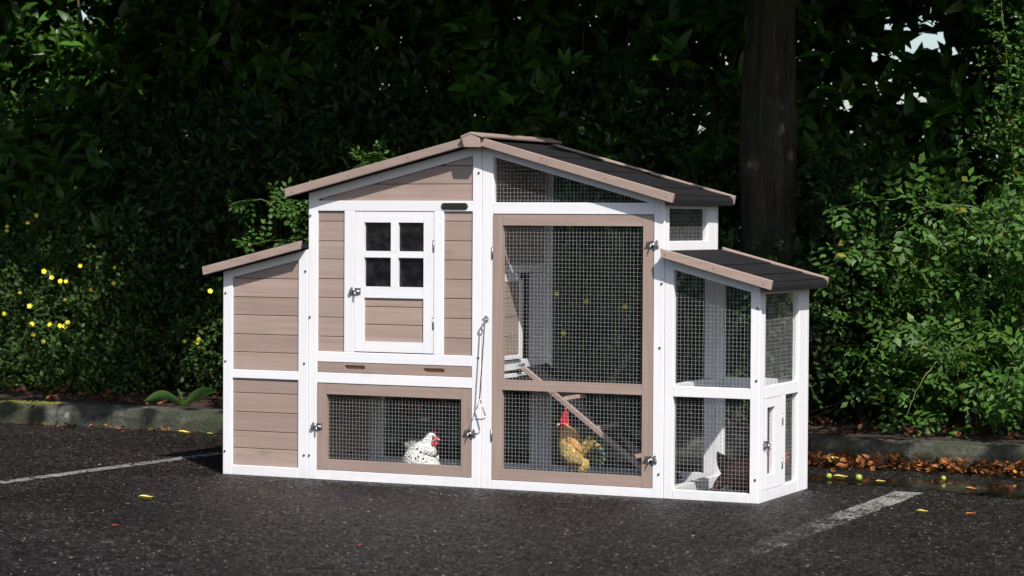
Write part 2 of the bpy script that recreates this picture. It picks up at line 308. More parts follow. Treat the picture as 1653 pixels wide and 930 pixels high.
# ================================================================ THE COOP
coop = thing('chicken_coop', 'long white and taupe wooden chicken coop with wire mesh runs and dark felt roofs', 'chicken coop', (1.17, .3, 0))
D = .592; T = .032
TL = lambda x: 1.1017 + .2463 * x
TR = lambda x: 1.7083 - .272 * x
TN = lambda x: .8753 + .239 * x
TX = lambda x: 1.4642 - .260 * x
def post(x0, x1, y0, y1, z1a, z1b, dy=0):
    QP('post', coop, wz, [(x0 + .0004, 0), (x1 - .0004, 0), (x1 - .0004, z1b), (x0 + .0004, z1a)], y0 + dy, y1)
def rail(x0, x1, z0, z1, y0=0, y1=T, mat=None, name='rail'): return B(name, coop, mat or wx, x0, x1, y0, y1, z0, z1)
cut = .036
for (yf, yb) in ((0, T), (D - T, D)):
    post(0, .045, yf, yb, TN(0) - cut, TN(.045) - cut); post(.357, .4025, yf, yb, TN(.357) - cut, TN(.4025) - cut)
    post(.4032, .446, yf, yb, TL(.403) - cut, TL(.446) - cut, .001 if yf == 0 else 0)
    post(1.143, 1.1835, yf, yb, TL(1.143) - cut, TL(1.165) - cut); post(1.1842, 1.232, yf, yb, TR(1.184) - cut, TR(1.232) - cut, .0012 if yf == 0 else 0)
    post(1.911, 1.9555, yf, yb, TR(1.911) - cut, TR(1.9555) - cut); post(1.9562, 1.993, yf, yb, TX(1.956) - cut, TX(1.993) - cut, .001 if yf == 0 else 0)
    post(2.302, 2.34, yf, yb, TX(2.302) - cut, TX(2.34) - cut)
# rails, front
rail(.045, .357, 0, .041); rail(.045, .357, .401, .436)
rail(.446, 1.143, 0, .040); rail(.446, 1.143, .394, .436); rail(.446, 1.143, .480, .522); rail(.446, 1.143, 1.092, 1.134)
rail(1.232, 1.911, 0, .037); rail(1.232, 1.911, 1.083, 1.128)
rail(1.993, 2.302, 0, .036); rail(1.993, 2.302, .391, .431)
rail(.569, .616, .522, 1.092, mat=wz, name='door_post'); rail(.974, 1.016, .522, 1.092, mat=wz, name='door_post')
def srail(f, x0, x1, lo, yf, yb): QP('sloping_rail', coop, wx, [(x0, f(x0) - lo), (x1, f(x1) - lo), (x1, f(x1) - cut), (x0, f(x0) - cut)], yf, yb)
for (yf, yb) in ((0.0005, T), (D - T, D)):
    srail(TN, .045, .357, .070, yf, yb); srail(TL, .446, 1.143, .0725, yf, yb); srail(TR, 1.232, 1.911, .066, yf, yb); srail(TX, 1.993, 2.302, .072, yf, yb)
# rails, back
for a, b in ((.045, .357), (.446, 1.143), (1.232, 1.911), (1.993, 2.302)): rail(a, b, 0, .045, D - T, D)
rail(.446, 1.143, .40, .44, D - T, D); rail(1.993, 2.302, .391, .435, D - T, D)
# side frames: stiles and rails running in depth
def dep(x0, x1, y0, y1, z0, z1, name='rail', mat=None): return B(name, coop, mat or wy, x0, x1, y0, y1, z0, z1)
XR = 2.34; XW = 2.312
dep(XW, XR - .0005, T + .0006, .066, 0, TX(XR) - cut, 'post', wz); dep(XW, XR - .0005, .470, D - T - .0006, 0, TX(XR) - cut, 'post', wz)
for z0, z1 in ((0, .045), (.391, .436), (.785, TX(XR) - cut)): dep(XW, XR - .001, .066, .470, z0, z1)
dep(XW, XR - .001, .267, .313, .045, .391, 'post', wz)
X3 = 1.9557; X3b = 1.93    # upper side window over the run roof
dep(X3b, X3, T + .0006, .050, .945, TR(X3) - cut, 'post', wz); dep(X3b, X3, .475, D - T - .0006, .945, TR(X3) - cut, 'post', wz)
dep(X3b, X3, .050, .475, .945, .982); dep(X3b, X3, .050, .475, 1.107, TR(X3) - cut)
dep(1.958, 1.992, T, D - T, 0, .042); dep(1.958, 1.992, T, D - T, .395, .435)     # frame where the low run joins
# walls of overlapping boards
def boards(name, x0, x1, z0, zs, top, yf, yb, mat=None, parent=None):
    """zs: the grooves; top: a function or number that caps the boards"""
    def fn(bm):
        e = [z0] + [z for z in zs if z > z0] + [9]
        for a, b in zip(e, e[1:]):
            tf = top if callable(top) else (lambda x: top)
            p0, p1 = min(b - .0022, tf(x0)), min(b - .0022, tf(x1))
            if max(p0, p1) <= a + .0045: continue
            if p0 <= a + .0045 or p1 <= a + .0045 or (abs(p0 - p1) > 1e-6):
                pts = [(x0, a), (x1, a)]; L = []
                N = 40
                up = [(x0 + (x1 - x0) * i / N, min(b - .0022, tf(x0 + (x1 - x0) * i / N))) for i in range(N + 1)]; up = [(x, z) for x, z in up if z > a + .0045]
                if len(up) < 2: continue
                s = [up[0]]                                 # keep the corners only
                for i in range(1, len(up) - 1):
                    d1 = up[i][1] - up[i - 1][1]; d2 = up[i + 1][1] - up[i][1]
                    if abs(d1 - d2) > 1e-6: s.append(up[i])
                s.append(up[-1]); prism(bm, [(s[0][0], a), (s[-1][0], a)] + s[::-1], yf, yb)
            else: box(bm, x0, x1, yf, yb, a, p0)
    return P(name, parent or coop, mat or bx_, fn, bev=.0014)
boards('plank_wall', .0455, .3565, .437, (.51, .584, .663, .737, .814), lambda x: TN(x) - .071, .008, .020)
boards('plank_wall', .0455, .3565, .0415, (.113, .184, .263, .342), .4005, .008, .020)
boards('plank_wall', .4465, .5685, .5225, (.584, .662, .742, .818, .898, .971, 1.051), 1.0915, .008, .020)
boards('plank_wall', 1.0165, 1.1425, .5225, (.591, .669, .748, .824, .900, .976, 1.054), 1.0915, .008, .020)
boards('plank_wall', .4465, 1.1425, 1.1345, (1.201, 1.274), lambda x: TL(x) - .0735, .008, .020)
QP('inner_board', coop, INSIDE, [(.447, .523), (1.142, .523), (1.142, TL(1.142) - .076), (.447, TL(.447) - .076)], .0225, .0265, bev=0)
QP('inner_board', coop, INSIDE, [(.046, .042), (.356, .042), (.356, TN(.356) - .074), (.046, TN(.046) - .074)], .0225, .0265, bev=0)
zz = [.0415 + .076 * i for i in range(1, 18)]
boards('plank_wall', .0455, .3565, .0455, zz, lambda x: TN(x) - .071, D - .020, D - .008)
boards('plank_wall', .4465, 1.1425, .441, zz, lambda x: TL(x) - .0735, D - .020, D - .008)
def yboards(name, x0, x1, y0, y1, z0, z1, mat=None, parent=None):
    def fn(bm):
        z = z0
        while z < z1 - .002: box(bm, x0, x1, y0, y1, z, min(z + .0738, z1)); z += .076
    return P(name, parent or coop, mat or by_, fn, bev=.0012)
yboards('plank_wall', .004, .016, T + .001, D - T - .001, .0, TN(.01) - .04)
yboards('plank_wall', .3800, .392, T + .001, D - T - .001, .0, .96)
yboards('plank_wall', .408, .420, T + .001, D - T - .001, .44, 1.16)
# house floor and the inner side wall with its opening
B('house_floor', coop, INSIDE, .421, 1.186, T + .001, D - T - .001, .441, .452)
PX = 1.212
B('rail', coop, wy, 1.188, PX, T + .001, D - T - .001, .425, .441)
B('rail', coop, wy, 1.188, PX, T + .001, D - T - .001, .455, .495)
B('rail', coop, wy, 1.188, PX, T + .001, D - T - .001, .846, .880)
yboards('plank_wall', 1.192, 1.205, T + .001, D - T - .001, .881, 1.33)
B('post', coop, wz, 1.188, PX, .441, D - T - .001, .496, .845)
pd = B('pop_door', coop, wz, 1.213, 1.226, .272, .303, .500, .822)
yboards('door_panel', 1.216, 1.223, .036, .2715, .520, .812, parent=pd)
B('door_rail', pd, wy, 1.213, 1.226, .036, .2715, .500, .518); B('door_rail', pd, wy, 1.213, 1.226, .036, .2715, .813, .845)
yboards('plank_wall', 1.192, 1.205, T + .001, .300, .497, .845)
# droppings tray with two finger slots
def pill(cx, cz, w, h, n=8):
    r = h / 2; a = [(cx + w / 2 - r + r * math.cos(t), cz + r * math.sin(t)) for t in [(-math.pi / 2 + math.pi * i / n) for i in range(n + 1)]]
    return a + [(cx - w / 2 + r + r * math.cos(t), cz + r * math.sin(t)) for t in [(math.pi / 2 + math.pi * i / n) for i in range(n + 1)]]
def holed(name, parent, mat, outer, holes, y0, y1):
    cu = bpy.data.curves.new(name, 'CURVE'); cu.dimensions = '2D'; cu.fill_mode = 'BOTH'; cu.extrude = (y1 - y0) / 2; cu.bevel_depth = 0
    for loop in [outer] + holes:
        s = cu.splines.new('POLY'); s.points.add(len(loop) - 1); s.use_cyclic_u = True
        for p, (x, z) in zip(s.points, loop): p.co = (x, z, 0, 1)
    t = bpy.data.objects.new(name, cu); COL.objects.link(t); me = bpy.data.meshes.new_from_object(t.evaluated_get(bpy.context.evaluated_depsgraph_get())); bpy.data.objects.remove(t)
    me.transform(Matrix.Translation((0, (y0 + y1) / 2, 0)) @ Matrix.Rotation(math.pi / 2, 4, 'X')); me.materials.clear(); me.name = name
    o = link(name, me, mat); off(o, parent); return o
tray = holed('droppings_tray', coop, bx_, [(.4475, .4375), (1.1415, .4375), (1.1415, .4785), (.4475, .4785)], [pill(.619, .4615, .094, .016), pill(.976, .460, .094, .016)], .002, .014)
B('tray_back', tray, plain('raw wood', (.30, .17, .09), .7), .448, 1.141, .0145, .020, .438, .478, bev=0)
# wire mesh
def wire(parent, axis, u0, u1, z0, z1, c, top=None, pitch=.0150, r=.00033):
    def fn(bm):
        def bar(p, q):
            p, q = Vector(p), Vector(q); t = (q - p).normalized(); a = Vector((0, 1, 0)) if abs(t.y) < .5 else Vector((1, 0, 0)); b = t.cross(a)
            rr = [[bm.verts.new(e + (a * s + b * k) * r) for s, k in ((1, 1), (-1, 1), (-1, -1), (1, -1))] for e in (p, q)]
            for k in range(4): bm.faces.new((rr[0][k], rr[0][(k + 1) % 4], rr[1][(k + 1) % 4], rr[1][k]))
        pt = (lambda u, z, o=0: (u, c + o, z)) if axis == 'x' else (lambda u, z, o=0: (c + o, u, z))
        tf = top or (lambda u: z1); u = u0 + pitch * .6; wob = lambda: random.uniform(-.0006, .0006)
        while u < u1:
            if tf(u) > z0 + .002: bar(pt(u + wob(), z0), pt(u + wob(), tf(u)))
            u += pitch
        z = z0 + pitch * .55
        while z < z1:
            e0, e1 = u0, u1
            if top:
                us = [u0 + (u1 - u0) * i / 200 for i in range(201) if top(u0 + (u1 - u0) * i / 200) > z]
                if not us: break
                e0, e1 = min(us), max(us)
            n = max(2, int((e1 - e0) / .12)); pr = None
            for i in range(n + 1):
                q = pt(e0 + (e1 - e0) * i / n, z + wob() * .7, r * 1.6)
                if pr: bar(pr, q)
                pr = q
            z += pitch
    return P('wire_mesh', parent, WIRE, fn, bev=0)
wire(coop, 'x', 1.232, 1.911, 1.129, 1.31, .017, top=lambda x: TR(x) - .067)
wire(coop, 'x', 1.993, 2.302, .431, .88, .017, top=lambda x: TX(x) - .073); wire(coop, 'x', 1.993, 2.302, .036, .391, .017)
wire(coop, 'y', .066, .470, .436, .785, 2.325); wire(coop, 'y', .313, .470, .045, .391, 2.325)
wire(coop, 'y', .050, .475, .982, 1.107, 1.944)
wire(coop, 'x', 1.232, 1.911, .045, 1.31, D - .016, top=lambda x: TR(x) - .067, r=.00015)
wire(coop, 'x', 1.993, 2.302, .435, .88, D - .016, top=lambda x: TX(x) - .073, r=.00015); wire(coop, 'x', 1.993, 2.302, .045, .391, D - .016, r=.00015)
# hardware
def latch(parent, x, z, flip=1, side=None):
    """turn catch: two folded plates, barrel, hanging thumb"""
    def fn(bm):
        f = flip
        def b(x0, x1, y0, y1, z0, z1): box(bm, min(x0, x1), max(x0, x1), y0, y1, z0, z1)
        b(0, .024 * f, -.003, 0, -.011, -.006); b(0, .024 * f, -.003, 0, .008, .013); b(.0, .005 * f, -.003, 0, -.011, .013); b(.019 * f, .024 * f, -.0032, 0, -.011, .013)
        tube(bm, [(-.014 * f, -.008, 0), (.024 * f, -.008, 0)], .0042, 10); tube(bm, [(.002 * f, -.010, .004), (.006 * f, -.015, -.010), (.008 * f, -.016, -.020)], [.003, .0035, .0025], 8)
        b(-.024 * f, -.008 * f, -.003, 0, -.014, -.004); b(-.022 * f, -.010 * f, -.013, -.003, -.006, .006); b(-.020 * f, -.012 * f, -.003, 0, .004, .016)
        for v in bm.verts:
            c = v.co.copy(); v.co = Vector((x + c.x, -.0015 + c.y, z + c.z)) if side is None else Vector((side - c.y + .001, x - c.x * -1, z + c.z))
    return P('latch', parent, ZINC, fn, bev=0)
def hinge(parent, x, z, h=.045, side=None):
    def fn(bm):
        if side is None: tube(bm, [(x, -.002, z - h / 2), (x, -.002, z + h / 2)], .0032, 10); box(bm, x - .004, x + .004, -.0012, .001, z - h / 2, z + h / 2)
        else: tube(bm, [(side + .002, x, z - h / 2), (side + .002, x, z + h / 2)], .0032, 10); box(bm, side - .001, side + .0012, x - .004, x + .004, z - h / 2, z + h / 2)
    return P('hinge', parent, ZINC, fn, bev=0)
def leafdoor(name, axis, c0, c1, us, zs, cell, mats):
    """door leaf: a grid of cells welded into one mesh; cell(i, j) -> 'v' stile, 'h' rail, 'g' joint groove, None opening"""
    bm = bmesh.new(); lay = []
    for i in range(len(us) - 1):
        for j in range(len(zs) - 1):
            k = cell(i, j)
            if not k: continue
            n0 = len(bm.faces); f = c0 + (.0022 if k == 'g' else (.0005 if k == 'h' else 0)) * (1 if c1 > c0 else -1)
            lo, hi = min(f, c1), max(f, c1)
            if axis == 'x': box(bm, us[i], us[i + 1], lo, hi, zs[j], zs[j + 1])
            else: box(bm, lo, hi, us[i], us[i + 1], zs[j], zs[j + 1])
            bm.faces.ensure_lookup_table()
            for q in range(n0, len(bm.faces)): bm.faces[q].material_index = 1 if k == 'h' else 0
    bmesh.ops.remove_doubles(bm, verts=bm.verts, dist=.00005)
    # drop faces shared by two neighbouring cells
    seen = {}
    for f in bm.faces: seen.setdefault(tuple(sorted(v.index for v in f.verts)), []).append(f)
    bm.verts.index_update(); seen = {}
    for f in bm.faces: seen.setdefault(frozenset(v.index for v in f.verts), []).append(f)
    dead = [f for L in seen.values() if len(L) > 1 for f in L]
    if dead: bmesh.ops.delete(bm, geom=dead, context='FACES')
    me = bpy.data.meshes.new(name); bm.normal_update(); bm.to_mesh(me); bm.free(); o = link(name, me, list(mats)); off(o, coop); return o
G = .0010
# house door with four-pane window
us = [.6185, .661, .661 + G, .782, .8145, .929 - G, .929, .9715]; zs = [.5265, .569, .744, .789, .906, .932, 1.047, 1.0895]
def hc(i, j):
    if i in (0, 6): return 'v'
    rl = j in (0, 2, 4, 6)
    if i in (1, 5): return 'g' if rl else None
    if rl: return 'h'
    return 'v' if (i == 3 and j in (3, 5)) else None
hd = leafdoor('house_door', 'x', -.001, .022, us, zs, hc, (wz, wx))
B('window_glass', hd, PANE, .662, .928, .012, .015, .7895, 1.0465, bev=0)
boards('door_panel', .6615, .9285, .5695, (.637, .709), .7435, .007, .016, parent=hd)
latch(hd, .622, .769); hinge(hd, .973, .955); hinge(hd, .973, .647)
def sc(cross):
    def f(i, j):
        if i in (0, 4): return 'v'
        if j not in cross: return None
        return 'g' if i in (1, 3) else 'h'
    return f
ld = leafdoor('low_mesh_door', 'x', -.001, .022, [.4475, .4895, .4895 + G, 1.0985 - G, 1.0985, 1.1405], [.0415, .0835, .3495, .3915], sc((0, 2)), (bz_, bx_))
wire(ld, 'x', .4895, 1.0985, .0835, .3495, .014); latch(ld, .447, .216, 1); latch(ld, 1.139, .216, -1)
md = leafdoor('tall_mesh_door', 'x', -.001, .022, [1.2335, 1.2755, 1.2755 + G, 1.8675 - G, 1.8675, 1.9095], [.0385, .0805, .393, .433, 1.0385, 1.0805], sc((0, 2, 4)), (bz_, bx_))
wire(md, 'x', 1.2755, 1.8675, .433, 1.0385, .014); wire(md, 'x', 1.2755, 1.8675, .0805, .393, .014)
latch(md, 1.908, .969, -1); latch(md, 1.906, .147, -1); hinge(md, 1.2315, .931); hinge(md, 1.2315, .214)
sdo = leafdoor('side_mesh_door', 'y', 2.3405, 2.318, [.0675, .0915, .0915 + G, .183 - G, .183, .2655], [.0465, .098, .356, .3895], sc((0, 2)), (wz, wy))
wire(sdo, 'y', .092, .183, .098, .356, 2.329); latch(sdo, .068, .217, 1, side=2.34); hinge(sdo, .268, .300, side=2.34); hinge(sdo, .268, .131, side=2.34)
def bolt(x, z, y=0, nrm='y', r=.0052):
    def fn(bm):
        bmesh.ops.create_cone(bm, cap_ends=True, segments=10, radius1=r, radius2=r * .7, depth=.003, matrix=Matrix.Translation((x, y - .0015, z)) @ Matrix.Rotation(math.pi / 2, 4, 'X'))
    return P('bolt', coop, BOLT, fn, bev=0)
for x, z in ((.012, .751), (.012, .469), (.010, .096), (.390, .846), (.412, 1.073), (.411, .66), (.386, .47), (.386, .095), (.410, .096), (1.170, 1.244), (1.172, .515), (1.944, .82), (1.938, .575), (1.937, .092), (2.329, .734), (2.327, .462), (2.325, .089)): bolt(x, z, -.0005)
# name plate
pl = QP('vent_plate', coop, PLATE, pill(1.065, 1.1125, .118, .026), -.004, .001, bev=.001)
P('screw', pl, ZINC, lambda bm: [bmesh.ops.create_icosphere(bm, subdivisions=1, radius=.003, matrix=Matrix.Translation((x, -.0045, 1.1125))) for x in (1.117,)], bev=0)
P('screw', pl, ZINC, lambda bm: bmesh.ops.create_icosphere(bm, subdivisions=1, radius=.003, matrix=Matrix.Translation((1.013, -.0045, 1.1125))), bev=0)
# pull rod and its eye
def rodf(bm):
    tube(bm, [(1.222, -.043, .672), (1.219, -.043, .655), (1.198, -.040, .356)], .0026, 10)
    tube(bm, [(1.198, -.040, .357), (1.188, -.041, .325), (1.174, -.042, .292), (1.174, -.042, .282), (1.181, -.043, .277), (1.214, -.044, .277), (1.223, -.044, .283), (1.224, -.044, .293), (1.212, -.042, .325), (1.200, -.040, .352)], .0026, 10)
    tube(bm, [(1.222 + .008 * math.cos(t), -.040 + .012 * math.sin(t) * .3, .674 + .008 * math.sin(t)) for t in [i * .7 for i in range(10)]], .0024, 8)
P('pull_rod', coop, plain('bright steel', (.5, .5, .52), .25, 1), rodf, bev=0)
P('rod_eye', coop, ZINC, lambda bm: (tube(bm, [(1.207, .003, .668), (1.207, -.036, .668), (1.216, -.043, .668)], .0035, 10), bmesh.ops.create_cone(bm, cap_ends=True, segments=16, radius1=.010, radius2=.009, depth=.004, matrix=Matrix.Translation((1.207, -.002, .668)) @ Matrix.Rotation(math.pi / 2, 4, 'X'))), bev=0)
# ramp
ra, rb = Vector((1.235, 0, .462)), Vector((1.835, 0, .020))
def slab(p, q, th, y0, y1, lift=0):
    d = (q - p).normalized(); n = Vector((-d.z, 0, d.x)); n = n if n.z > 0 else -n
    return [((p + n * lift).x, (p + n * lift).z), ((q + n * lift).x, (q + n * lift).z), ((q + n * (lift + th)).x, (q + n * (lift + th)).z), ((p + n * (lift + th)).x, (p + n * (lift + th)).z)]
ramp = QP('ramp', coop, FELT, slab(ra, rb, .008, 0, 0), .286, .486)
for y0, mt_ in ((.268, bx_), (.487, FELT)): QP('ramp_edge', ramp, mt_, slab(ra, rb, .020, 0, 0, -.005), y0, y0 + .0175)
for i in range(1, 4):
    p = ra + (rb - ra) * (i / 4 + .03); q = p + (rb - ra).normalized() * .022
    QP('cleat', ramp, by_, slab(p, q, .012, 0, 0, .0085), .287, .484)
P('ramp_hinge', ramp, ZINC, lambda bm: tube(bm, [(1.232, .262, .474), (1.232, .300, .474)], .007, 10), bev=0)
# roofs
def roof(name, f, x0, x1, y0, y1, laps, fx0, fx1, lipend, parent=None):
    r = QP(name, coop, FELT, [(x0, f(x0) - .030), (x1, f(x1) - .030), (x1, f(x1) - .012), (x0, f(x0) - .012)], y0 + .0205, y1 - .0205)
    # felt courses, each lapping 2 mm over the next
    e = [x0] + list(laps) + [x1]
    hi_left = f(x0) > f(x1)
    def fn(bm):
        for i, (a, b) in enumerate(zip(e, e[1:])):
            l0, l1 = (.0005, .0040) if hi_left else (.0040, .0005)
            prism(bm, [(a, f(a) - .0118 + l0), (b, f(b) - .0118 + l1), (b, f(b) - .0098 + l1), (a, f(a) - .0098 + l0)], y0 + .0208, y1 - .0208)
        xe, s = (x1, 1) if hi_left else (x0, -1)   # felt turned down over the eave
        k = [(xe - s * .004, f(xe) - .008), (xe + s * .008, f(xe) - .014), (xe + s * .012, f(xe) - .026), (xe + s * .010, f(xe) - .044), (xe + s * .003, f(xe) - .045), (xe + s * .002, f(xe) - .014)]
        prism(bm, k if s > 0 else k[::-1], y0 + .0208, y1 - .0208)
    P('roof_felt', r, FELT, fn, bev=0)
    for a, b in ((y0, y0 + .020), (y1 - .020, y1)):
        QP('fascia', r, bx_, [(fx0, f(fx0)), (fx1, f(fx1)), (fx1 - .007, f(fx1) - .0345), (fx0 + .006, f(fx0) - .0345)], a, b)
    return r
Y0, Y1 = -.058, .648
r1 = roof('main_roof_left', TL, .335, 1.165, Y0, Y1, (.56, .78, 1.0), .322, 1.140, 1)
r2 = roof('main_roof_right', TR, 1.172, 1.995, Y0, Y1, (1.441, 1.647, 1.877), 1.200, 2.011, 1)
r3 = roof('nest_box_roof', TN, -.052, .398, Y0, Y1, (.16,), -.068, .398, 1); r3['label'] = 'lean-to roof over the nest box'
r4 = roof('run_roof', TX, 1.9575, 2.392, Y0, Y1, (2.167, 2.302), 1.958, 2.404, 1)
for o_, l_ in ((r1, 'left slope of the main roof'), (r2, 'right slope of the main roof with dark felt showing'), (r4, 'low felt roof over the right end run')): o_['label'] = l_
r1.name = 'main_roof'; r2.name = 'main_roof'
cp = QP('ridge_cap', coop, bx_, [(1.131, 1.384), (1.142, 1.343), (1.209, 1.342), (1.211, 1.376), (1.171, 1.3985)], -.080, -.0585)
P('cap_board', cp, by_, lambda bm: (prism(bm, [(1.1275, 1.3865), (1.1715, 1.4030), (1.1715, 1.3935), (1.1305, 1.3780)], -.082, .690), prism(bm, [(1.1720, 1.4030), (1.2270, 1.3880), (1.2240, 1.3790), (1.1720, 1.3935)], -.082, .690)))
NAIL = plain('nail head', (.20, .15, .12), .6)
for x, z in ((.357, 1.168), (.619, 1.232), (.886, 1.305), (1.466, 1.3), (1.734, 1.22), (1.982, 1.151), (-.044, .844), (.169, .897), (1.979, .932), (2.175, .883), (2.371, .826)):
    P('nail', coop, NAIL, lambda bm: bmesh.ops.create_cone(bm, cap_ends=True, segments=8, radius1=.0035, radius2=.003, depth=.002, matrix=Matrix.Translation((x, Y0 - .0006, z)) @ Matrix.Rotation(math.pi / 2, 4, 'X')), bev=0)

# ================================================================ BIRDS
def feathers(name, stops, scale, stretch=(1, 1, 1), spots=None, bump=.5):
    m = MT(name); v = m.coord(stretch); vo = m.n('TexVoronoi'); vo.inputs['Scale'].default_value = scale; m.l(v, vo.inputs['Vector'])
    n = m.noise(v, scale * .4, 4); c = m.ramp(n, stops); edge = m.ramp(vo.outputs['Distance'], [(.3, 1.05), (.75, .62)]); c = m.mix(1, c, edge, 'MULTIPLY')
    if spots:
        v2 = m.n('TexVoronoi'); v2.inputs['Scale'].default_value = spots[0]; m.l(m.coord(), v2.inputs['Vector']); c = m.mix(m.ramp(v2.outputs['Distance'], [(spots[1], 1), (spots[1] + .06, 0)]), c, spots[2])
    m.l(c, m.b.inputs['Base Color']); setb(m, Roughness=.7); m.bump(vo.outputs['Distance'], bump, .004); return m.m
RED = plain('red comb', (.50, .022, .035), .55); BEAK = plain('horn beak', (.45, .36, .2), .4); EYE = plain('bird eye', (.02, .01, .005), .1)
LEG = plain('orange leg', (.55, .26, .07), .5)
def loft(bm, rings, seg=16, mi=0):
    """rings: (centre, half height, half width) along a bent spine"""
    n = len(rings); C_ = [Vector(r[0]) for r in rings]; prev = None
    for i, (c, h, w) in enumerate(rings):
        t = (C_[min(i + 1, n - 1)] - C_[max(i - 1, 0)]).normalized(); s = Vector((0, 0, 1)).cross(t)
        s = s.normalized() if s.length > .2 else Vector((0, 1, 0)); s = s if s.y > 0 else -s; u = t.cross(s)
        rg = [bm.verts.new(C_[i] + u * h * math.cos(k * 2 * math.pi / seg) + s * w * math.sin(k * 2 * math.pi / seg)) for k in range(seg)]
        if prev:
            for k in range(seg): f = bm.faces.new((prev[k], prev[(k + 1) % seg], rg[(k + 1) % seg], rg[k])); f.material_index = mi; f.smooth = True
        else: bm.faces.new(rg).material_index = mi
        prev = rg
    bm.faces.new(prev[::-1]).material_index = mi
def blade(bm, base, tip, w, bend, mi, th=.0018, side=(0, 1, 0)):
    base, tip = Vector(base), Vector(tip); d = tip - base; s = Vector(bend); n = 7; pr = None
    wd = d.normalized().cross(Vector(side)).normalized()
    for i in range(n + 1):
        t = i / n; c = base + d * t + s * math.sin(math.pi * t) ; hw = w * (math.sin(math.pi * min(.97, .12 + t * .85)) ** .7)
        r = [bm.verts.new(c + wd * hw), bm.verts.new(c + Vector(side) * th), bm.verts.new(c - wd * hw), bm.verts.new(c - Vector(side) * th)]
        if pr:
            for k in range(4): f = bm.faces.new((pr[k], pr[(k + 1) % 4], r[(k + 1) % 4], r[k])); f.material_index = mi; f.smooth = True
        pr = r
def comb(bm, pts, y, th):    # serrated plate in x,z
    prism(bm, pts, y - th, y + th)
def legs(bm, x, y, z0, z1, mi, f=1, gap=.016, r=.0036):
    for s in (-1, 1):
        yy = y + s * gap; tube(bm, [(x, yy, z1), (x - .004 * f, yy, (z0 + z1) / 2 + .004), (x + .002 * f, yy, z0 + .006)], [r * 1.5, r * .9, r], 8, mi)
        for a in (-.5, 0, .5, math.pi): L = .026 if abs(a) < 1 else .014; tube(bm, [(x + .002 * f, yy, z0 + .006), (x + f * L * .6 * math.cos(a), yy + L * .6 * math.sin(a), z0 + .006), (x + f * L * math.cos(a), yy + L * math.sin(a), z0 + .002)], [r, r * .8, r * .4], 6, mi)
# white speckled hen behind the low mesh door
y = .118
hen = thing('white_hen', 'white black-speckled hen with red face behind the low mesh door', 'hen', (.874, y, 0))
WF = feathers('white speckled feathers', [(.3, (.62, .60, .55)), (.6, (.85, .84, .80))], 90, (1, 1, 1.6), (38, .17, (.03, .03, .035)), .9)
WN = feathers('white feathers', [(.3, (.66, .64, .60)), (.6, (.86, .86, .84))], 100, (1, 1, 1.6), None, .6); GF = feathers('grey tail feathers', [(.3, (.14, .14, .14)), (.7, (.30, .30, .29))], 70)
def hb(bm):
    loft(bm, [((.864, y, .012), .030, .030), ((.863, y, .026), .066, .056), ((.862, y, .052), .081, .066), ((.863, y, .080), .081, .066), ((.868, y, .106), .070, .058), ((.878, y, .128), .052, .046), ((.889, y, .146), .037, .036)], 22, 0)
    loft(bm, [((.884, y, .120), .050, .046), ((.890, y, .142), .040, .038), ((.899, y, .162), .029, .028), ((.908, y, .180), .0225, .022), ((.915, y, .192), .020, .019), ((.918, y, .202), .011, .012)], 20, 1)
    for i in range(9): a = 2.15 - i * .13; blade(bm, (.838, y + .02 + (i - 4) * .005, .090), (.838 + .088 * math.cos(a), y + .02 + (i - 4) * .007, .090 + .078 * math.sin(a)), .021, (-.004, 0, 0), 2)
    for s in (-1, 1): loft(bm, [((.912, y + s * .050, .100), .012, .006), ((.892, y + s * .060, .090), .034, .012), ((.850, y + s * .062, .078), .036, .012), ((.800, y + s * .046, .080), .012, .006)], 12, 0)
    legs(bm, .872, y, .001, .030, 3)
P('body', hen, [WF, WN, GF, LEG], hb, bev=0)
P('comb', hen, RED, lambda bm: comb(bm, [(.906, .190), (.905, .203), (.912, .206), (.915, .213), (.921, .207), (.926, .211), (.930, .202), (.936, .200), (.936, .189), (.931, .180), (.920, .184)], y, .004), bev=.001)
P('wattle', hen, RED, lambda bm: [bmesh.ops.create_uvsphere(bm, u_segments=12, v_segments=8, radius=1, matrix=Matrix.Translation(c) @ Matrix.Diagonal((*s, 1))) for c, s in (((.927, y - .012, .176), (.012, .010, .013)), ((.931, y - .006, .158), (.009, .006, .013)), ((.922, y - .017, .160), (.009, .005, .012)))], bev=0, smooth=True)
P('beak', hen, BEAK, lambda bm: tube(bm, [(.932, y - .003, .176), (.942, y - .004, .175), (.951, y - .005, .171)], [.007, .005, .001], 10), bev=0)
P('eye', hen, EYE, lambda bm: bmesh.ops.create_uvsphere(bm, u_segments=10, v_segments=8, radius=.0032, matrix=Matrix.Translation((.926, y - .0215, .182))), bev=0, smooth=True)
P('face_ring', hen, WN, lambda bm: tube(bm, [(.925 + .0125 * math.cos(t), y - .019, .181 + .0115 * math.sin(t)) for t in [i * .5 for i in range(14)]], .0026, 6), bev=0)
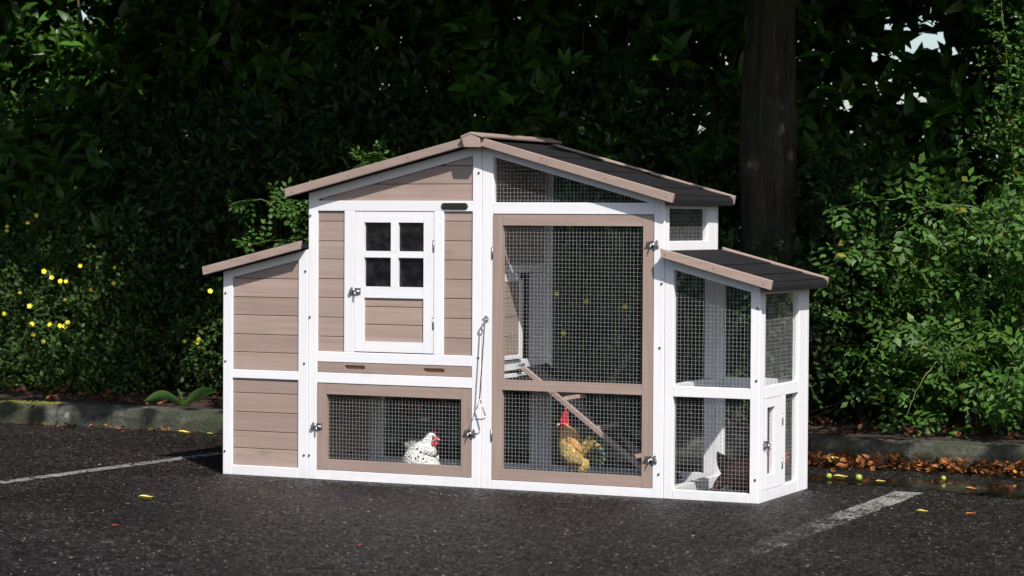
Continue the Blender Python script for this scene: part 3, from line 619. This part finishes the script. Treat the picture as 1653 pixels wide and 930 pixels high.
# golden rooster standing on a flat stone
y = .165
stn = thing('flat_stone', 'low flat grey stone under the golden rooster in the tall run', 'stone', (1.50, y, 0))
def sf(bm):
    bmesh.ops.create_icosphere(bm, subdivisions=3, radius=1, matrix=Matrix.Translation((1.505, y + .01, .025)) @ Matrix.Diagonal((.075, .055, .036, 1)))
    for v in bm.verts: v.co.z = max(0, min(v.co.z, .056)); v.co += Vector((random.uniform(-1, 1), random.uniform(-1, 1), 0)) * .002
o_ = P('stone', stn, STONE, sf, bev=0)
ro = thing('rooster', 'golden rooster with tall red comb and green-blue tail behind the tall mesh door', 'rooster', (1.505, y, .056))
GOLD = feathers('golden feathers', [(.3, (.20, .09, .02)), (.5, (.45, .26, .06)), (.75, (.60, .44, .12))], 95, (1, 1, .7), None, .8)
NECK = feathers('copper neck feathers', [(.3, (.36, .17, .05)), (.7, (.60, .36, .13))], 110, (1.6, 1.6, .5), None, .8)
BELLY = feathers('yellow belly feathers', [(.3, (.32, .20, .045)), (.7, (.58, .42, .11))], 95, (1, 1, 1), None, .8)
GRN = feathers('green tail feathers', [(.3, (.08, .16, .05)), (.7, (.20, .30, .10))], 60); BLU = feathers('blue tail feathers', [(.3, (.03, .09, .10)), (.7, (.06, .20, .24))], 60)
def rbd(bm):
    loft(bm, [((1.464, y, .254), .012, .013), ((1.470, y, .248), .021, .019), ((1.476, y, .228), .023, .021), ((1.482, y, .202), .032, .028), ((1.489, y, .174), .043, .038), ((1.502, y, .147), .050, .044), ((1.522, y, .121), .046, .042), ((1.546, y, .104), .033, .034), ((1.566, y, .096), .014, .016)], 20, 0)
    loft(bm, [((1.474, y, .240), .018, .022), ((1.492, y, .214), .028, .033), ((1.514, y, .186), .031, .040), ((1.540, y, .160), .024, .034), ((1.566, y, .142), .008, .014)], 16, 1)
    loft(bm, [((1.566, y, .122), .012, .014), ((1.554, y, .100), .027, .028), ((1.548, y, .078), .026, .027), ((1.543, y, .060), .012, .014)], 14, 2)
    for s in (-1, 1): loft(bm, [((1.478, y + s * .042, .184), .012, .006), ((1.500, y + s * .054, .158), .034, .010), ((1.528, y + s * .050, .130), .030, .010), ((1.564, y + s * .034, .106), .008, .005)], 12, 2)
    for i in range(6): blade(bm, (1.552, y + (i - 2.5) * .006, .140), (1.582 + i * .010, y + (i - 2.5) * .010, .212 - abs(i - 1) * .010), .019, (-.006, 0, 0), 2 if i < 4 else 3)
    for i in range(8): a = .9 - i * .30; blade(bm, (1.560, y + (i - 3.5) * .005, .136), (1.572 + .078 * math.cos(a), y + (i - 3.5) * .009, .140 + .070 * math.sin(a)), .016, (.004, 0, .012), 2 if i < 2 else (3 if i % 3 else 4))
    for s in (-1, 1):
        yy = y + s * .018; x = 1.512 + s * .010
        tube(bm, [(x + .008, yy, .110), (x + .004, yy, .090), (x - .004, yy, .066)], [.012, .007, .005], 8, 5)
        for a in (2.6, 3.14, 3.7, 0): L = .030 if a else .016; tube(bm, [(x - .004, yy, .064), (x - .004 + L * .6 * math.cos(a), yy + L * .6 * math.sin(a), .064), (x - .004 + L * math.cos(a), yy + L * math.sin(a), .060)], [.005, .004, .002], 6, 5)
P('body', ro, [GOLD, NECK, BELLY, GRN, BLU, LEG], rbd, bev=0)
P('comb', ro, RED, lambda bm: comb(bm, [(1.455, .262), (1.458, .280), (1.463, .277), (1.466, .300), (1.471, .293), (1.478, .325), (1.483, .300), (1.487, .292), (1.491, .268), (1.492, .245), (1.480, .250), (1.465, .262)], y, .0045), bev=.001)
P('wattle', ro, RED, lambda bm: [bmesh.ops.create_uvsphere(bm, u_segments=12, v_segments=8, radius=1, matrix=Matrix.Translation(c) @ Matrix.Diagonal((*s, 1))) for c, s in (((1.471, y - .009, .244), (.018, .013, .019)), ((1.464, y - .010, .215), (.011, .008, .021)), ((1.478, y - .014, .214), (.010, .006, .018)))], bev=0, smooth=True)
P('beak', ro, BEAK, lambda bm: tube(bm, [(1.456, y - .006, .252), (1.447, y - .008, .250), (1.440, y - .010, .244)], [.007, .005, .001], 10), bev=0)
P('eye', ro, EYE, lambda bm: bmesh.ops.create_uvsphere(bm, u_segments=10, v_segments=8, radius=.0034, matrix=Matrix.Translation((1.466, y - .0215, .252))), bev=0, smooth=True)
# dark red-brown hen in the right end run, tail to the left
y = .20
bh = thing('brown_hen', 'dark red-brown hen with raised tail in the right end run', 'hen', (2.20, y, 0))
BF = feathers('russet feathers', [(.3, (.09, .025, .015)), (.7, (.26, .09, .055))], 80, (1, 1, 1), (60, .1, (.35, .22, .16)), .8); DF = feathers('maroon tail feathers', [(.3, (.035, .008, .008)), (.7, (.09, .022, .02))], 50)
def bb(bm):
    loft(bm, [((2.125, y, .105), .014, .012), ((2.145, y, .100), .050, .042), ((2.180, y, .090), .064, .056), ((2.225, y, .084), .068, .060), ((2.262, y, .092), .056, .050), ((2.282, y, .115), .040, .036), ((2.290, y, .145), .027, .025), ((2.296, y, .172), .022, .020), ((2.303, y, .190), .016, .015), ((2.306, y, .200), .006, .006)], 20, 0)
    for i in range(9): blade(bm, (2.165, y + (i - 4) * .006, .060 + i * .004), (2.112 + .009 * i, y + (i - 4) * .007, .172 - .006 * i), .020, (-.004, 0, 0), 1)
    for i in range(6): blade(bm, (2.165, y + (i - 2.5) * .012, .095), (2.098 + i * .004, y + (i - 2.5) * .016, .022 + .012 * i), .022, (0, 0, 0), 1)
    for s in (-1, 1): loft(bm, [((2.262, y + s * .050, .098), .012, .006), ((2.230, y + s * .062, .094), .036, .012), ((2.185, y + s * .056, .096), .032, .012), ((2.145, y + s * .040, .108), .012, .006)], 12, 0)
    legs(bm, 2.215, y, .001, .035, 2)
P('body', bh, [BF, DF, LEG], bb, bev=0)
P('comb', bh, RED, lambda bm: comb(bm, [(2.292, .197), (2.294, .212), (2.301, .208), (2.306, .216), (2.311, .206), (2.316, .206), (2.318, .192), (2.305, .196)], y, .0035), bev=.001)
P('beak', bh, BEAK, lambda bm: tube(bm, [(2.314, y, .186), (2.322, y, .183)], [.006, .001], 10), bev=0)

# ================================================================ VEGETATION
def limb(bm, p, q, r0, r1, wob=.03, n=6, seg=8):
    p, q = Vector(p), Vector(q); pts = []; L = (q - p).length
    for i in range(n + 1): t = i / n; pts.append(p.lerp(q, t) + (Vector((random.gauss(0, 1), random.gauss(0, 1), random.gauss(0, .4))) * wob * L * math.sin(math.pi * t)))
    tube(bm, pts, [r0 + (r1 - r0) * i / n for i in range(n + 1)], seg); return pts
# laurel hedge ----------------------------------------------------
hedge = thing('laurel_hedge', 'tall dark glossy laurel hedge closing the back of the bed', 'hedge', (0, 3.6, .1))
def openness(x, z):
    """the hedge is thinner high up on the right and in one spot above the coop roof"""
    g = 0
    for a_, cx, cz, rx, rz in ((.98, 2.02, 2.04, .13, .11), (.97, 1.97, 1.86, .09, .10), (.8, 2.12, 1.86, .06, .06), (.42, 1.45, 1.97, .20, .10), (.5, 1.36, 1.77, .06, .10), (.45, 1.74, 1.75, .12, .10), (.5, 1.75, 1.97, .06, .07), (.72, -.72, 2.17, .10, .06), (.5, .95, 1.85, .25, .2)):
        g = g + a_ * np.exp(-((x - cx) / rx) ** 2 - ((z - cz) / rz) ** 2)
    return np.clip(g, 0, .985)
def hedge_tips(n, y0, y1, x0=-4.6, x1=3.6, z1=2.9):
    x = rng.uniform(x0, x1, n); z = rng.uniform(.15, z1, n); f = rng.random(n)
    front = y0 + .22 * np.sin(x * 1.7 + 1) * np.cos(z * 2.1) + .14 * np.sin(x * 4.3 + z * 3) ; y = front + (y1 - y0) * f
    xs, zs = x - (y - 3.6) * (-.4), z      # thinning follows real holes that lean with the branches
    keep = rng.random(n) > openness(xs, zs); tips = np.stack([x, y, z], 1)[keep]
    d = norm(np.stack([rng.normal(0, .45, n), -.75 + rng.normal(0, .35, n), .45 + rng.normal(0, .4, n)], 1))[keep]; return tips, d
tp, dr = hedge_tips(5200, 3.0, 4.3); a = whorls(tp, dr, 8, .85, .140, .18)
off(link('foliage', leaves_mesh('laurel', *a, leaf_tmpl(4, .36, .25, .22, .8)), LAUREL), hedge)
tp, dr = hedge_tips(5000, 4.0, 5.4, -6, 4.4); a = whorls(tp, dr, 7, .9, .15, .2)
off(link('foliage', leaves_mesh('laurel_back', *a, leaf_tmpl(2, .46, .2, .2, .8)), LAUREL), hedge)
bm = bmesh.new()
for i in range(70):
    x = random.uniform(-5, 3.4); yy = random.uniform(3.5, 4.3); 
    if 1.75 < x < 2.3: continue
    limb(bm, (x, yy, .1), (x + random.gauss(0, .35), yy + random.gauss(-.1, .3), random.uniform(1.6, 2.9)), random.uniform(.012, .035), .006, .03, 6, 6)
o = bm_obj('stem', bm, TWIG); off(o, hedge)
# tree; its unseen crown is spread wide to shade the hedge --------------------------------------
tree = thing('shade_tree', 'tall tree with a thick dark trunk rising behind the coop roof', 'tree', (1.47, 2.6, .1))
bm = bmesh.new(); pts = []; rd = []
for i in range(19):
    z = .05 + i * .16; pts.append((1.468 + .012 * z + .01 * math.sin(z * 3), 2.6 + .012 * math.sin(z * 2), z)); rd.append((.128 + .04 * math.exp(-z * 3) + .006 * math.sin(z * 5)) * (1 - .03 * z))
rings = tube(bm, pts, rd, 28)
for r in rings:
    c = sum((v.co for v in r), Vector()) / len(r)
    for k, v in enumerate(r): d = v.co - c; v.co = c + d * (1 + .06 * math.sin(k * 3.1 + c.z * 1.3) + .06 * math.sin(k * .45 + c.z * 3.1) + .035 * math.sin(k * 1.3 + c.z * 4) + random.gauss(0, .018))
top = Vector(pts[-1])
limbs = [(-2.9, 2.0, 3.5), (-1.2, .8, 3.6), (.2, .6, 3.5), (3.3, 3.8, 3.9), (-2.0, 4.2, 3.8), (1.4, 4.4, 4.2), (2.6, 1.9, 4.0), (-.2, 2.4, 4.6)]
for L in limbs: limb(bm, top - Vector((0, 0, .05)), L, .075, .02, .04, 8, 8)
trunk = bm_obj('trunk', bm, BARK, smooth=True); off(trunk, tree)
def shade_crown_pts(n):
    x = rng.uniform(-6.5, 5.5, n); y = rng.uniform(-.9, 6, n); z = rng.uniform(2.72, 4.4, n)
    cl = np.sin(x * 2.3 + 1) * np.sin(y * 2.7 + x) + .5 * np.sin(x * 5.1) * np.sin(y * 4.4 + 2) + .5 * np.sin(z * 5 + x * 2)
    keep = cl > -1.35
    edge = -.34 + .22 * np.sin(x * 2.1) + .13 * np.sin(x * 5.3 + 1); keep &= y > edge - (z - 2.7) * .71   # the crown ends short of the coop, which stands in full sun
    p = np.stack([x, y, z], 1); s_ = np.array(SUN)
    for c, rad, pr in (((-3.05, 3.15, 2.2), .42, .93), ((-.85, 1.95, 1.08), .40, .96), ((-.55, 2.05, 1.2), .30, .95), ((-2.7, 2.4, .42), .42, .88), ((2.35, 2.0, .85), .56, .97), ((2.85, 2.0, .75), .66, .97), ((2.65, 1.9, .3), .40, .8),
                       ((3.2, 2.0, .5), .5, .8), ((2.72, 2.72, 2.15), .30, .95), ((2.85, 2.75, 1.6), .42, .92), ((2.8, 2.75, 1.25), .3, .8), ((2.95, 1.66, .05), .3, .7), ((-2.2, 1.7, .1), .25, .7), ((-1.35, 1.8, .15), .26, .96)):   # holes cut along the sun's rays to let light onto chosen plants
        d = p - np.array(c); dist = np.linalg.norm(d - (d @ s_)[:, None] * s_, axis=1); keep &= ~((dist < rad * (1 + .2 * np.sin(x * 9 + y * 7))) & (rng.random(n) < pr))
    return p[keep]
cp_ = shade_crown_pts(72000); n = len(cp_)
off(link('shade_crown', leaves_mesh('shade_crown', cp_, rvec(n) * np.array([1, 1, .5]), norm(rvec(n) * .6 + np.array([.3, -.3, .8])), .10 + .06 * rng.random(n), quad_leaf(.7)), CROWN), tree)  # leaf mass above the view, added to cast shade on hedge and trunk

def pinnate(base, d, up, ln, k=3):
    """compound rose leaves: k pairs and an end leaflet. returns leaflet arrays"""
    N = len(base); P_, D_, N_, S_ = [], [], [], []
    side = norm(np.cross(d, up)); nn = norm(np.cross(side, d))
    for i in range(k):
        t = (i + .8) / (k + .4)
        for s in (-1, 1): P_.append(base + d * (ln * t)[:, None]); D_.append(norm(d * .55 + side * s + rng.normal(size=(N, 3)) * .12)); N_.append(norm(nn + rng.normal(size=(N, 3)) * .25)); S_.append(ln * .36 * (.85 + .3 * rng.random(N)))
    P_.append(base + d * ln[:, None]); D_.append(norm(d + rng.normal(size=(N, 3)) * .15)); N_.append(norm(nn + rng.normal(size=(N, 3)) * .2)); S_.append(ln * .42)
    return np.concatenate(P_), np.concatenate(D_), np.concatenate(N_), np.concatenate(S_)
def cane_bush(name, label, cat, root, canes, leaf_ln, per, extra=None, mat=ROSE, k=3, cmat=CANE, fill=None, group=None):
    t = thing(name, label, cat, (root[0], root[1], .1), group); bm = bmesh.new(); bs, ds = [], []
    for pts, r in canes:
        P_ = [Vector(p) for p in pts]; n = 24; cur = []
        for i in range(n + 1):      # Bezier through control points
            u = i / n; q = P_[:]
            while len(q) > 1: q = [a.lerp(b, u) for a, b in zip(q, q[1:])]
            cur.append(q[0] + Vector((random.gauss(0, .004), random.gauss(0, .004), random.gauss(0, .004))))
        tube(bm, cur, [r * (1 - .7 * i / n) for i in range(n + 1)], 6)
        L = sum((b - a).length for a, b in zip(cur, cur[1:]))
        for j in range(int(L * per)):
            u = random.uniform(.12, 1) * n; i = min(int(u), n - 1); p = cur[i].lerp(cur[i + 1], u - i); tg = (cur[i + 1] - cur[i]).normalized()
            bs.append(p); v = Vector((random.gauss(0, 1), random.gauss(-.35, .8), random.gauss(.25, .8))); v = (v - tg * v.dot(tg) * .6).normalized(); ds.append(v)
    B_, D_ = np.array(bs), norm(np.array(ds))
    if fill is not None: B_ = np.concatenate([B_, fill[0]]); D_ = np.concatenate([D_, norm(fill[1])])
    N = len(B_); up = norm(rng.normal(size=(N, 3)) * .35 + np.array([.2, -.45, 1])); ln = leaf_ln * (.6 + .7 * rng.random(N))
    a = pinnate(B_, D_, up, ln, k)
    off(bm_obj('cane', bm, cmat), t); off(link('foliage', leaves_mesh(name, *a, leaf_tmpl(2, .58, .2, .2, .75)), mat), t); return t
def blob(n, cx, cy, cz, rx, ry, rz, shell=.5, lumps=3.0, flat=.12):
    d = rvec(n); r = (shell + (1 - shell) * rng.random(n)) * (1 + .18 * np.sin(d[:, 0] * lumps * 2 + cx) * np.cos(d[:, 2] * lumps * 2.3 + cy) + .1 * np.sin(d[:, 1] * 9 + d[:, 2] * 7))
    p = np.stack([cx + d[:, 0] * rx * r, cy + d[:, 1] * ry * r, cz + d[:, 2] * rz * r], 1); k = p[:, 2] > flat; return p[k], norm(d[k] * .8 + rng.normal(size=(k.sum(), 3)) * .5 + np.array([0, -.15, .15]))
def joinf(*bl): return np.concatenate([b[0] for b in bl]), np.concatenate([b[1] for b in bl])
# big lit rose bush on the right
fr = joinf(blob(420, 2.62, 2.38, .66, .46, .34, .44, .6), blob(360, 3.15, 2.25, .66, .42, .38, .55, .6), blob(200, 2.22, 2.4, .55, .28, .28, .40, .6), blob(90, 2.62, 2.1, .36, .35, .25, .22, .6), blob(200, 3.3, 2.1, .95, .3, .3, .3, .6))
cn = [([(2.75, 2.3, .1), (2.8, 2.2, 1.2), (2.5, 2.0, 1.26), (1.98, 2.0, 1.12)], .006), ([(2.9, 2.3, .1), (2.9, 2.1, 1.25), (2.6, 2.0, 1.25), (2.3, 1.95, 1.02)], .006),
      ([(2.6, 2.3, .1), (2.5, 2.1, 1.0), (2.2, 2.05, 1.02), (1.93, 2.05, .84)], .005), ([(3.0, 2.2, .1), (3.0, 2.0, 1.3), (2.9, 1.9, 1.2), (2.72, 1.85, .9)], .006),
      ([(2.6, 2.2, .1), (2.5, 2.0, .8), (2.3, 1.9, .6), (2.12, 1.85, .36)], .005), ([(2.7, 2.2, .1), (2.6, 1.9, .7), (2.5, 1.75, .45), (2.42, 1.72, .20)], .005),
      ([(3.1, 2.2, .1), (3.0, 1.9, .7), (2.95, 1.75, .5), (2.82, 1.7, .28)], .005), ([(2.9, 2.2, .1), (2.8, 2.0, .7), (2.72, 1.9, .62), (2.60, 1.85, .50)], .005), ([(3.2, 2.3, .1), (3.2, 2.2, 1.4), (3.05, 2.1, 1.35), (2.85, 2.1, 1.12)], .006)]
cane_bush('rose_bush', 'large sunlit rose bush with arching canes right of the coop', 'bush', (2.8, 2.3), cn, .115, 30, fill=fr)
# sprigs behind the nest box
fr = joinf(blob(200, -.45, 2.35, .92, .36, .25, .22), blob(260, -.6, 2.6, .55, .6, .3, .5), blob(170, -.15, 2.4, .9, .3, .25, .3))
cn = [([(-.5, 2.4, .1), (-.5, 2.2, 1.1), (-.8, 2.0, 1.22), (-1.14, 1.9, 1.13)], .005), ([(-.4, 2.4, .1), (-.4, 2.2, 1.25), (-.6, 2.0, 1.20), (-.84, 1.95, 1.05)], .005), ([(-.5, 2.4, .1), (-.6, 2.2, 1.0), (-.85, 2.0, 1.0), (-1.05, 1.95, .92)], .004),
      ([(-.3, 2.4, .1), (-.3, 2.3, 1.5), (-.35, 2.2, 1.45), (-.55, 2.1, 1.30)], .005), ([(-.8, 2.4, .1), (-.9, 2.2, .5), (-1.0, 2.0, .45), (-1.03, 1.95, .25)], .004)]
cane_bush('rose_bush', 'small rose bush with light green sprigs behind the nest box roof', 'bush', (-.45, 2.4), cn, .085, 30, fill=fr)
# climbing plant on the far right
cn = [([(2.78 + dx, 2.9, .1), (2.75 + dx, 2.8, 1.0), (2.72 + dx * 1.2, 2.75, 1.9), (2.70 + dx * 1.6, 2.7, 2.7)], .006) for dx in (-.10, -.02, .06, .16, .28)]
fr = joinf(blob(560, 2.74, 2.82, 1.65, .24, .22, .85, .4), blob(260, 3.0, 2.85, 1.4, .3, .25, 1.0, .4), blob(120, 2.5, 2.8, 1.25, .2, .2, .35, .4))
cane_bush('climbing_rose', 'upright leafy climber with straight green stems at the far right', 'climbing plant', (2.78, 2.9), cn, .085, 26, fill=fr, k=2)
# low shrubs in the shade
def shrub(name, label, cat, blobs, leaf, mat, tmpl, root, stems=14, stem_mat=TWIG):
    t = thing(name, label, cat, (root[0], root[1], .1)); p, d = joinf(*blobs); n = len(p)
    k = 5; pp = np.repeat(p, k, 0) + rng.normal(size=(n * k, 3)) * leaf * .7; dd = norm(np.repeat(d, k, 0) + rvec(n * k) * .9); nr = norm(rng.normal(size=(n * k, 3)) * .5 + np.array([.2, -.5, .8]))
    off(link('foliage', leaves_mesh(name, pp, dd, nr, leaf * (.6 + .7 * rng.random(n * k)), tmpl), mat), t)
    bm = bmesh.new()
    for i in range(stems): q = p[random.randrange(n)]; limb(bm, (root[0] + random.gauss(0, .08), root[1] + random.gauss(0, .05), .1), q, .006, .002, .06, 6, 5)
    off(bm_obj('stem', bm, stem_mat), t); return t
pot = shrub('potentilla_bush', 'low shrub dotted with yellow flowers at the left edge', 'shrub', [blob(3200, -2.75, 2.72, .45, .66, .34, .48), blob(700, -2.8, 2.55, .22, .5, .2, .2), blob(900, -2.35, 2.8, .62, .50, .35, .46), blob(500, -2.9, 2.9, .9, .4, .3, .3), blob(500, -2.3, 2.5, .28, .42, .25, .24)], .030, SMALL, quad_leaf(.62), (-2.6, 2.75), 22)
pot2 = shrub('potentilla_bush', 'small sparse shrub with three yellow flowers left of the nest box', 'shrub', [blob(700, -1.65, 2.75, .36, .36, .25, .32), blob(300, -1.45, 2.7, .6, .3, .22, .25)], .030, SMALL, quad_leaf(.62), (-1.6, 2.75), 12)
pot3 = shrub('potentilla_bush', 'dark shrub with scattered yellow flowers seen through the tall mesh door', 'shrub', [blob(900, .55, 2.85, .42, .55, .3, .42), blob(500, .9, 2.85, .5, .4, .3, .4)], .030, SMALL, quad_leaf(.62), (.6, 2.8), 14)
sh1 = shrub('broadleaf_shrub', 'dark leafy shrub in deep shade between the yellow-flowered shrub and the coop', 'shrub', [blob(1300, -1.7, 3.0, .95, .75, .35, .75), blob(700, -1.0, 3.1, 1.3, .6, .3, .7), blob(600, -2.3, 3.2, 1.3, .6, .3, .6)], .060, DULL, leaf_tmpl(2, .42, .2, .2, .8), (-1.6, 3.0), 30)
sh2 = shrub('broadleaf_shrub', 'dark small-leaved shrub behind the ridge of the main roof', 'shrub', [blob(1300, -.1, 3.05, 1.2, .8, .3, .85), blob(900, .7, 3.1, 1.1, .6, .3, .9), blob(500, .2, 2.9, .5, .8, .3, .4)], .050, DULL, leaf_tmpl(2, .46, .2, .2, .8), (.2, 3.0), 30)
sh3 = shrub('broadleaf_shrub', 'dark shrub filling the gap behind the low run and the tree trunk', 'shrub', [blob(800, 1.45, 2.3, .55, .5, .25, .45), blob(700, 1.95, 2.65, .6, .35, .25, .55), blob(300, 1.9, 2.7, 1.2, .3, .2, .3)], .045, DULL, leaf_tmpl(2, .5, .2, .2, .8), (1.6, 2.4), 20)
def flower(t, x, y, z, r):
    bm = bmesh.new(); nrm = Vector((.42 + random.gauss(0, .25), -.9, .35 + random.gauss(0, .3))).normalized(); a = nrm.cross(Vector((0, 0, 1))).normalized(); b = nrm.cross(a); c = Vector((x, y, z)); ph = random.random()
    for k in range(5):
        q = ph + k * 1.2566; u = a * math.cos(q) + b * math.sin(q); s = a * -math.sin(q) + b * math.cos(q)
        vs = [bm.verts.new(p) for p in (c, c + u * r * .5 + s * r * .38 + nrm * r * .12, c + u * r * .95 + s * r * .28 + nrm * r * .2, c + u * r * 1.0 - s * r * .28 + nrm * r * .2, c + u * r * .5 - s * r * .38 + nrm * r * .12)]; bm.faces.new(vs)
    bmesh.ops.create_icosphere(bm, subdivisions=1, radius=r * .22, matrix=Matrix.Translation(c + nrm * r * .12))
    off(bm_obj('flower', bm, YEL), t)
for x, z in ((-2.638, 1.071), (-2.861, 1.009), (-2.844, .985), (-2.716, 1.03), (-2.354, .8), (-2.585, .767), (-2.556, .733), (-2.499, .714), (-2.47, .712), (-2.146, .709), (-2.778, .645), (-2.675, .575), (-2.483, .613), (-2.683, .476), (-2.601, .38), (-2.556, .479), (-2.519, .47), (-2.483, .467), (-2.438, .489), (-2.654, .419), (-2.531, .365), (-2.873, .53), (-2.281, .67), (-2.13, .793)):
    flower(pot, x + .0, 2.38 + random.uniform(-.02, .05), z, random.uniform(.010, .0155))
for x, z in ((-1.749, .405), (-1.667, .397), (-1.66, .417), (-1.591, .675)): flower(pot2, x + .03, 2.42, z, random.uniform(.010, .015))
for x, z in ((.431, .694), (.592, .661), (.799, .637), (.47, .50)): flower(pot3, x, 2.45, z, .014)
# broad-leaved weed on the kerb edge
weed = thing('broadleaf_weed', 'low weed with two long pale green leaves at the kerb edge left of the coop', 'weed', (-1.34, 1.84, .1))
def bigleaf(bm, b, tip, w, sag, n=8):
    b, tip = Vector(b), Vector(tip); d = tip - b; s = (d.cross(Vector((0, 0, 1))).normalized() * .55 * (1 if d.x < 0 else -1) + Vector((0, 0, -.75 if d.x < 0 else -.75))); pr = None
    for i in range(n + 1):
        t = i / n; c = b + d * t + Vector((0, 0, sag * math.sin(math.pi * t))); hw = w * math.sin(math.pi * min(.98, .06 + t * .92)) ** .8
        r = [bm.verts.new(c - s * hw + Vector((0, 0, hw * .35))), bm.verts.new(c), bm.verts.new(c + s * hw + Vector((0, 0, hw * .35)))]
        if pr: bm.faces.new((pr[0], r[0], r[1], pr[1])); bm.faces.new((pr[1], r[1], r[2], pr[2]))
        pr = r
WEED = leafmat('weed leaf', (.13, .26, .07), (.13, .26, .07), .5, .25)
for tip, w, sag in (((-1.54, 1.76, .130), .034, .035), ((-1.13, 1.78, .195), .030, .02), ((-1.37, 1.80, .20), .014, .01), ((-1.28, 1.76, .12), .016, .02)):
    bm = bmesh.new(); bigleaf(bm, (-1.35, 1.83, .11), tip, w, sag); off(bm_obj('leaf', bm, WEED, smooth=True), weed)
# fallen leaves
def scatter(n, fx, fy, fz, s0, s1, tilt):
    x = fx(n); y = fy(n); z = fz(n); a = rng.random(n) * 6.28
    return np.stack([x, y, z], 1), np.stack([np.cos(a), np.sin(a), rng.normal(0, tilt, n)], 1), norm(np.stack([rng.normal(0, tilt, n), rng.normal(0, tilt, n) - .1, np.ones(n)], 1)), s0 + (s1 - s0) * rng.random(n)
LT = leaf_tmpl(3, .62, .5, -.35, .8)
def litter(label, *a, rnd=None):
    o = link('leaf_litter', leaves_mesh('litter', *a, LT, rnd), DRY); tag(o, label, kind='stuff')
U = lambda a, b: (lambda n: rng.uniform(a, b, n))
n = 1500; litter('drift of orange and brown fallen leaves along the kerb on the right', *scatter(n, lambda n: 3.3 - 1.5 * rng.random(n) ** 1.15, lambda n: 1.62 - np.abs(rng.normal(0, .12, n)), lambda n: .006 + .040 * rng.random(n) ** 1.5, .015, .042, .45), rnd=rng.random(n) ** 1.25)
n = 70; litter('few dull brown fallen leaves at the foot of the kerb on the left', *scatter(n, U(-2.3, -.9), lambda n: 1.60 - np.abs(rng.normal(0, .10, n)), lambda n: .006 + .014 * rng.random(n), .014, .034, .35), rnd=rng.random(n) ** 2 * .8)
n = 1900; litter('brown leaf litter lying on the dark soil of the bed', *scatter(n, U(-4, 3.6), lambda n: 1.83 + 1.3 * rng.random(n) ** 1.3, lambda n: .112 + .015 * rng.random(n), .02, .05, .4), rnd=rng.random(n) ** 3 * .8)
def one_leaf(label, x, y, ln, ang, mat, cat='fallen leaf', group=None, z=.006, curl=.5):
    b = leaf_tmpl(6, .55, .9, -curl, .8)[0] * ln; b[:, 2] -= 0; b[:, 2] = ln * curl * (b[:, 0] / ln - .5) ** 2 * 1.6 + np.abs(b[:, 1]) * .9; fs = leaf_tmpl(6, .55, .6, -curl, .8)[1]; me = bpy.data.meshes.new('leaf'); me.from_pydata([tuple(v) for v in b], [], [tuple(int(i) for i in f) for f in fs])
    o = link('fallen_leaf', me, mat, None, (x, y, z)); o.rotation_euler = (0, 0, ang); tag(o, label, cat, group); so = o.modifiers.new('t', 'SOLIDIFY'); so.thickness = .0012; return o
one_leaf('curled yellow leaf on the open asphalt in front of the parking line at left', .23, -.978, .055, .45, YLEAF)
one_leaf('small dark red leaf on the asphalt in the left foreground', .61, -1.714, .025, 1.0, RLEAF)
one_leaf('small red-brown leaf on the asphalt in front of the tall mesh door', 1.60, -1.776, .022, 2.0, RLEAF)
one_leaf('curled yellow-brown leaf lying between the two green fruits in the puddle', 2.34, .93, .06, .3, YLEAF, z=.009, curl=.5)
one_leaf('orange leaf on the wet asphalt at the right edge of the puddle', 2.93, .765, .045, .1, OLEAF, z=.009)
one_leaf('pale curled leaf beside the inner end of the right parking line', 2.54, .859, .04, .5, YLEAF, z=.009)
one_leaf('pale tan leaf on the asphalt right of the right parking line', 2.957, -.036, .04, .2, YLEAF)
one_leaf('brownish leaf on the asphalt near the right edge of the picture', 3.142, -.045, .04, .9, OLEAF)
one_leaf('long tan leaf at the foot of the kerb left of the coop', -1.15, 1.45, .075, .1, YLEAF)
one_leaf('bright yellow leaf at the foot of the kerb next to the coop corner', -1.02, 1.52, .03, .6, YLEAF)
one_leaf('long orange-yellow leaf on top of the drift at the kerb', 2.12, 1.50, .09, -.1, YLEAF, z=.02, curl=.2)
def fruit(label, x, y, r, g='green fruits in the puddle'):
    t = thing('crab_apple', label, 'fruit', (x, y, r + .004), g)
    def fn(bm):
        bmesh.ops.create_uvsphere(bm, u_segments=18, v_segments=12, radius=r, matrix=Matrix.Translation((x, y, r + .004)))
        for v in bm.verts:
            d = v.co - Vector((x, y, r + .004)); q = (d.x ** 2 + d.y ** 2) ** .5 / r
            if d.z > 0: v.co.z -= r * .25 * max(0, 1 - q * 2)
    P('flesh', t, FRUIT, fn, bev=0, smooth=True); P('stalk', t, TWIG, lambda bm: tube(bm, [(x, y, 1.7 * r), (x - .3 * r, y, 2.3 * r), (x - r, y, 2.6 * r)], .0012, 6), bev=0)
fruit('small green fruit standing in the puddle nearest the coop corner', 2.315, .952, .0125)
fruit('largest green fruit, in the middle of the puddle', 2.445, .94, .0145)
fruit('small green fruit at the right, near the drift of leaves', 2.754, 1.103, .011)
# small loose stones and chips on the asphalt
bm = bmesh.new()
for i in range(420):
    x = random.uniform(-.9, 3.9); yy = random.uniform(-2.9, 1.3)
    if 0 < x < 2.35 and -.02 < yy < .62: continue
    r = random.uniform(.0010, .0030) * random.uniform(.6, 1.1); bmesh.ops.create_icosphere(bm, subdivisions=1, radius=r, matrix=Matrix.Translation((x, yy, r * .4)) @ Matrix.Diagonal((1.3, 1, .7, 1)))
tag(bm_obj('grit', bm, plain('pale grit', (.20, .185, .17), .8)), 'pale grit loose on the asphalt', kind='stuff')
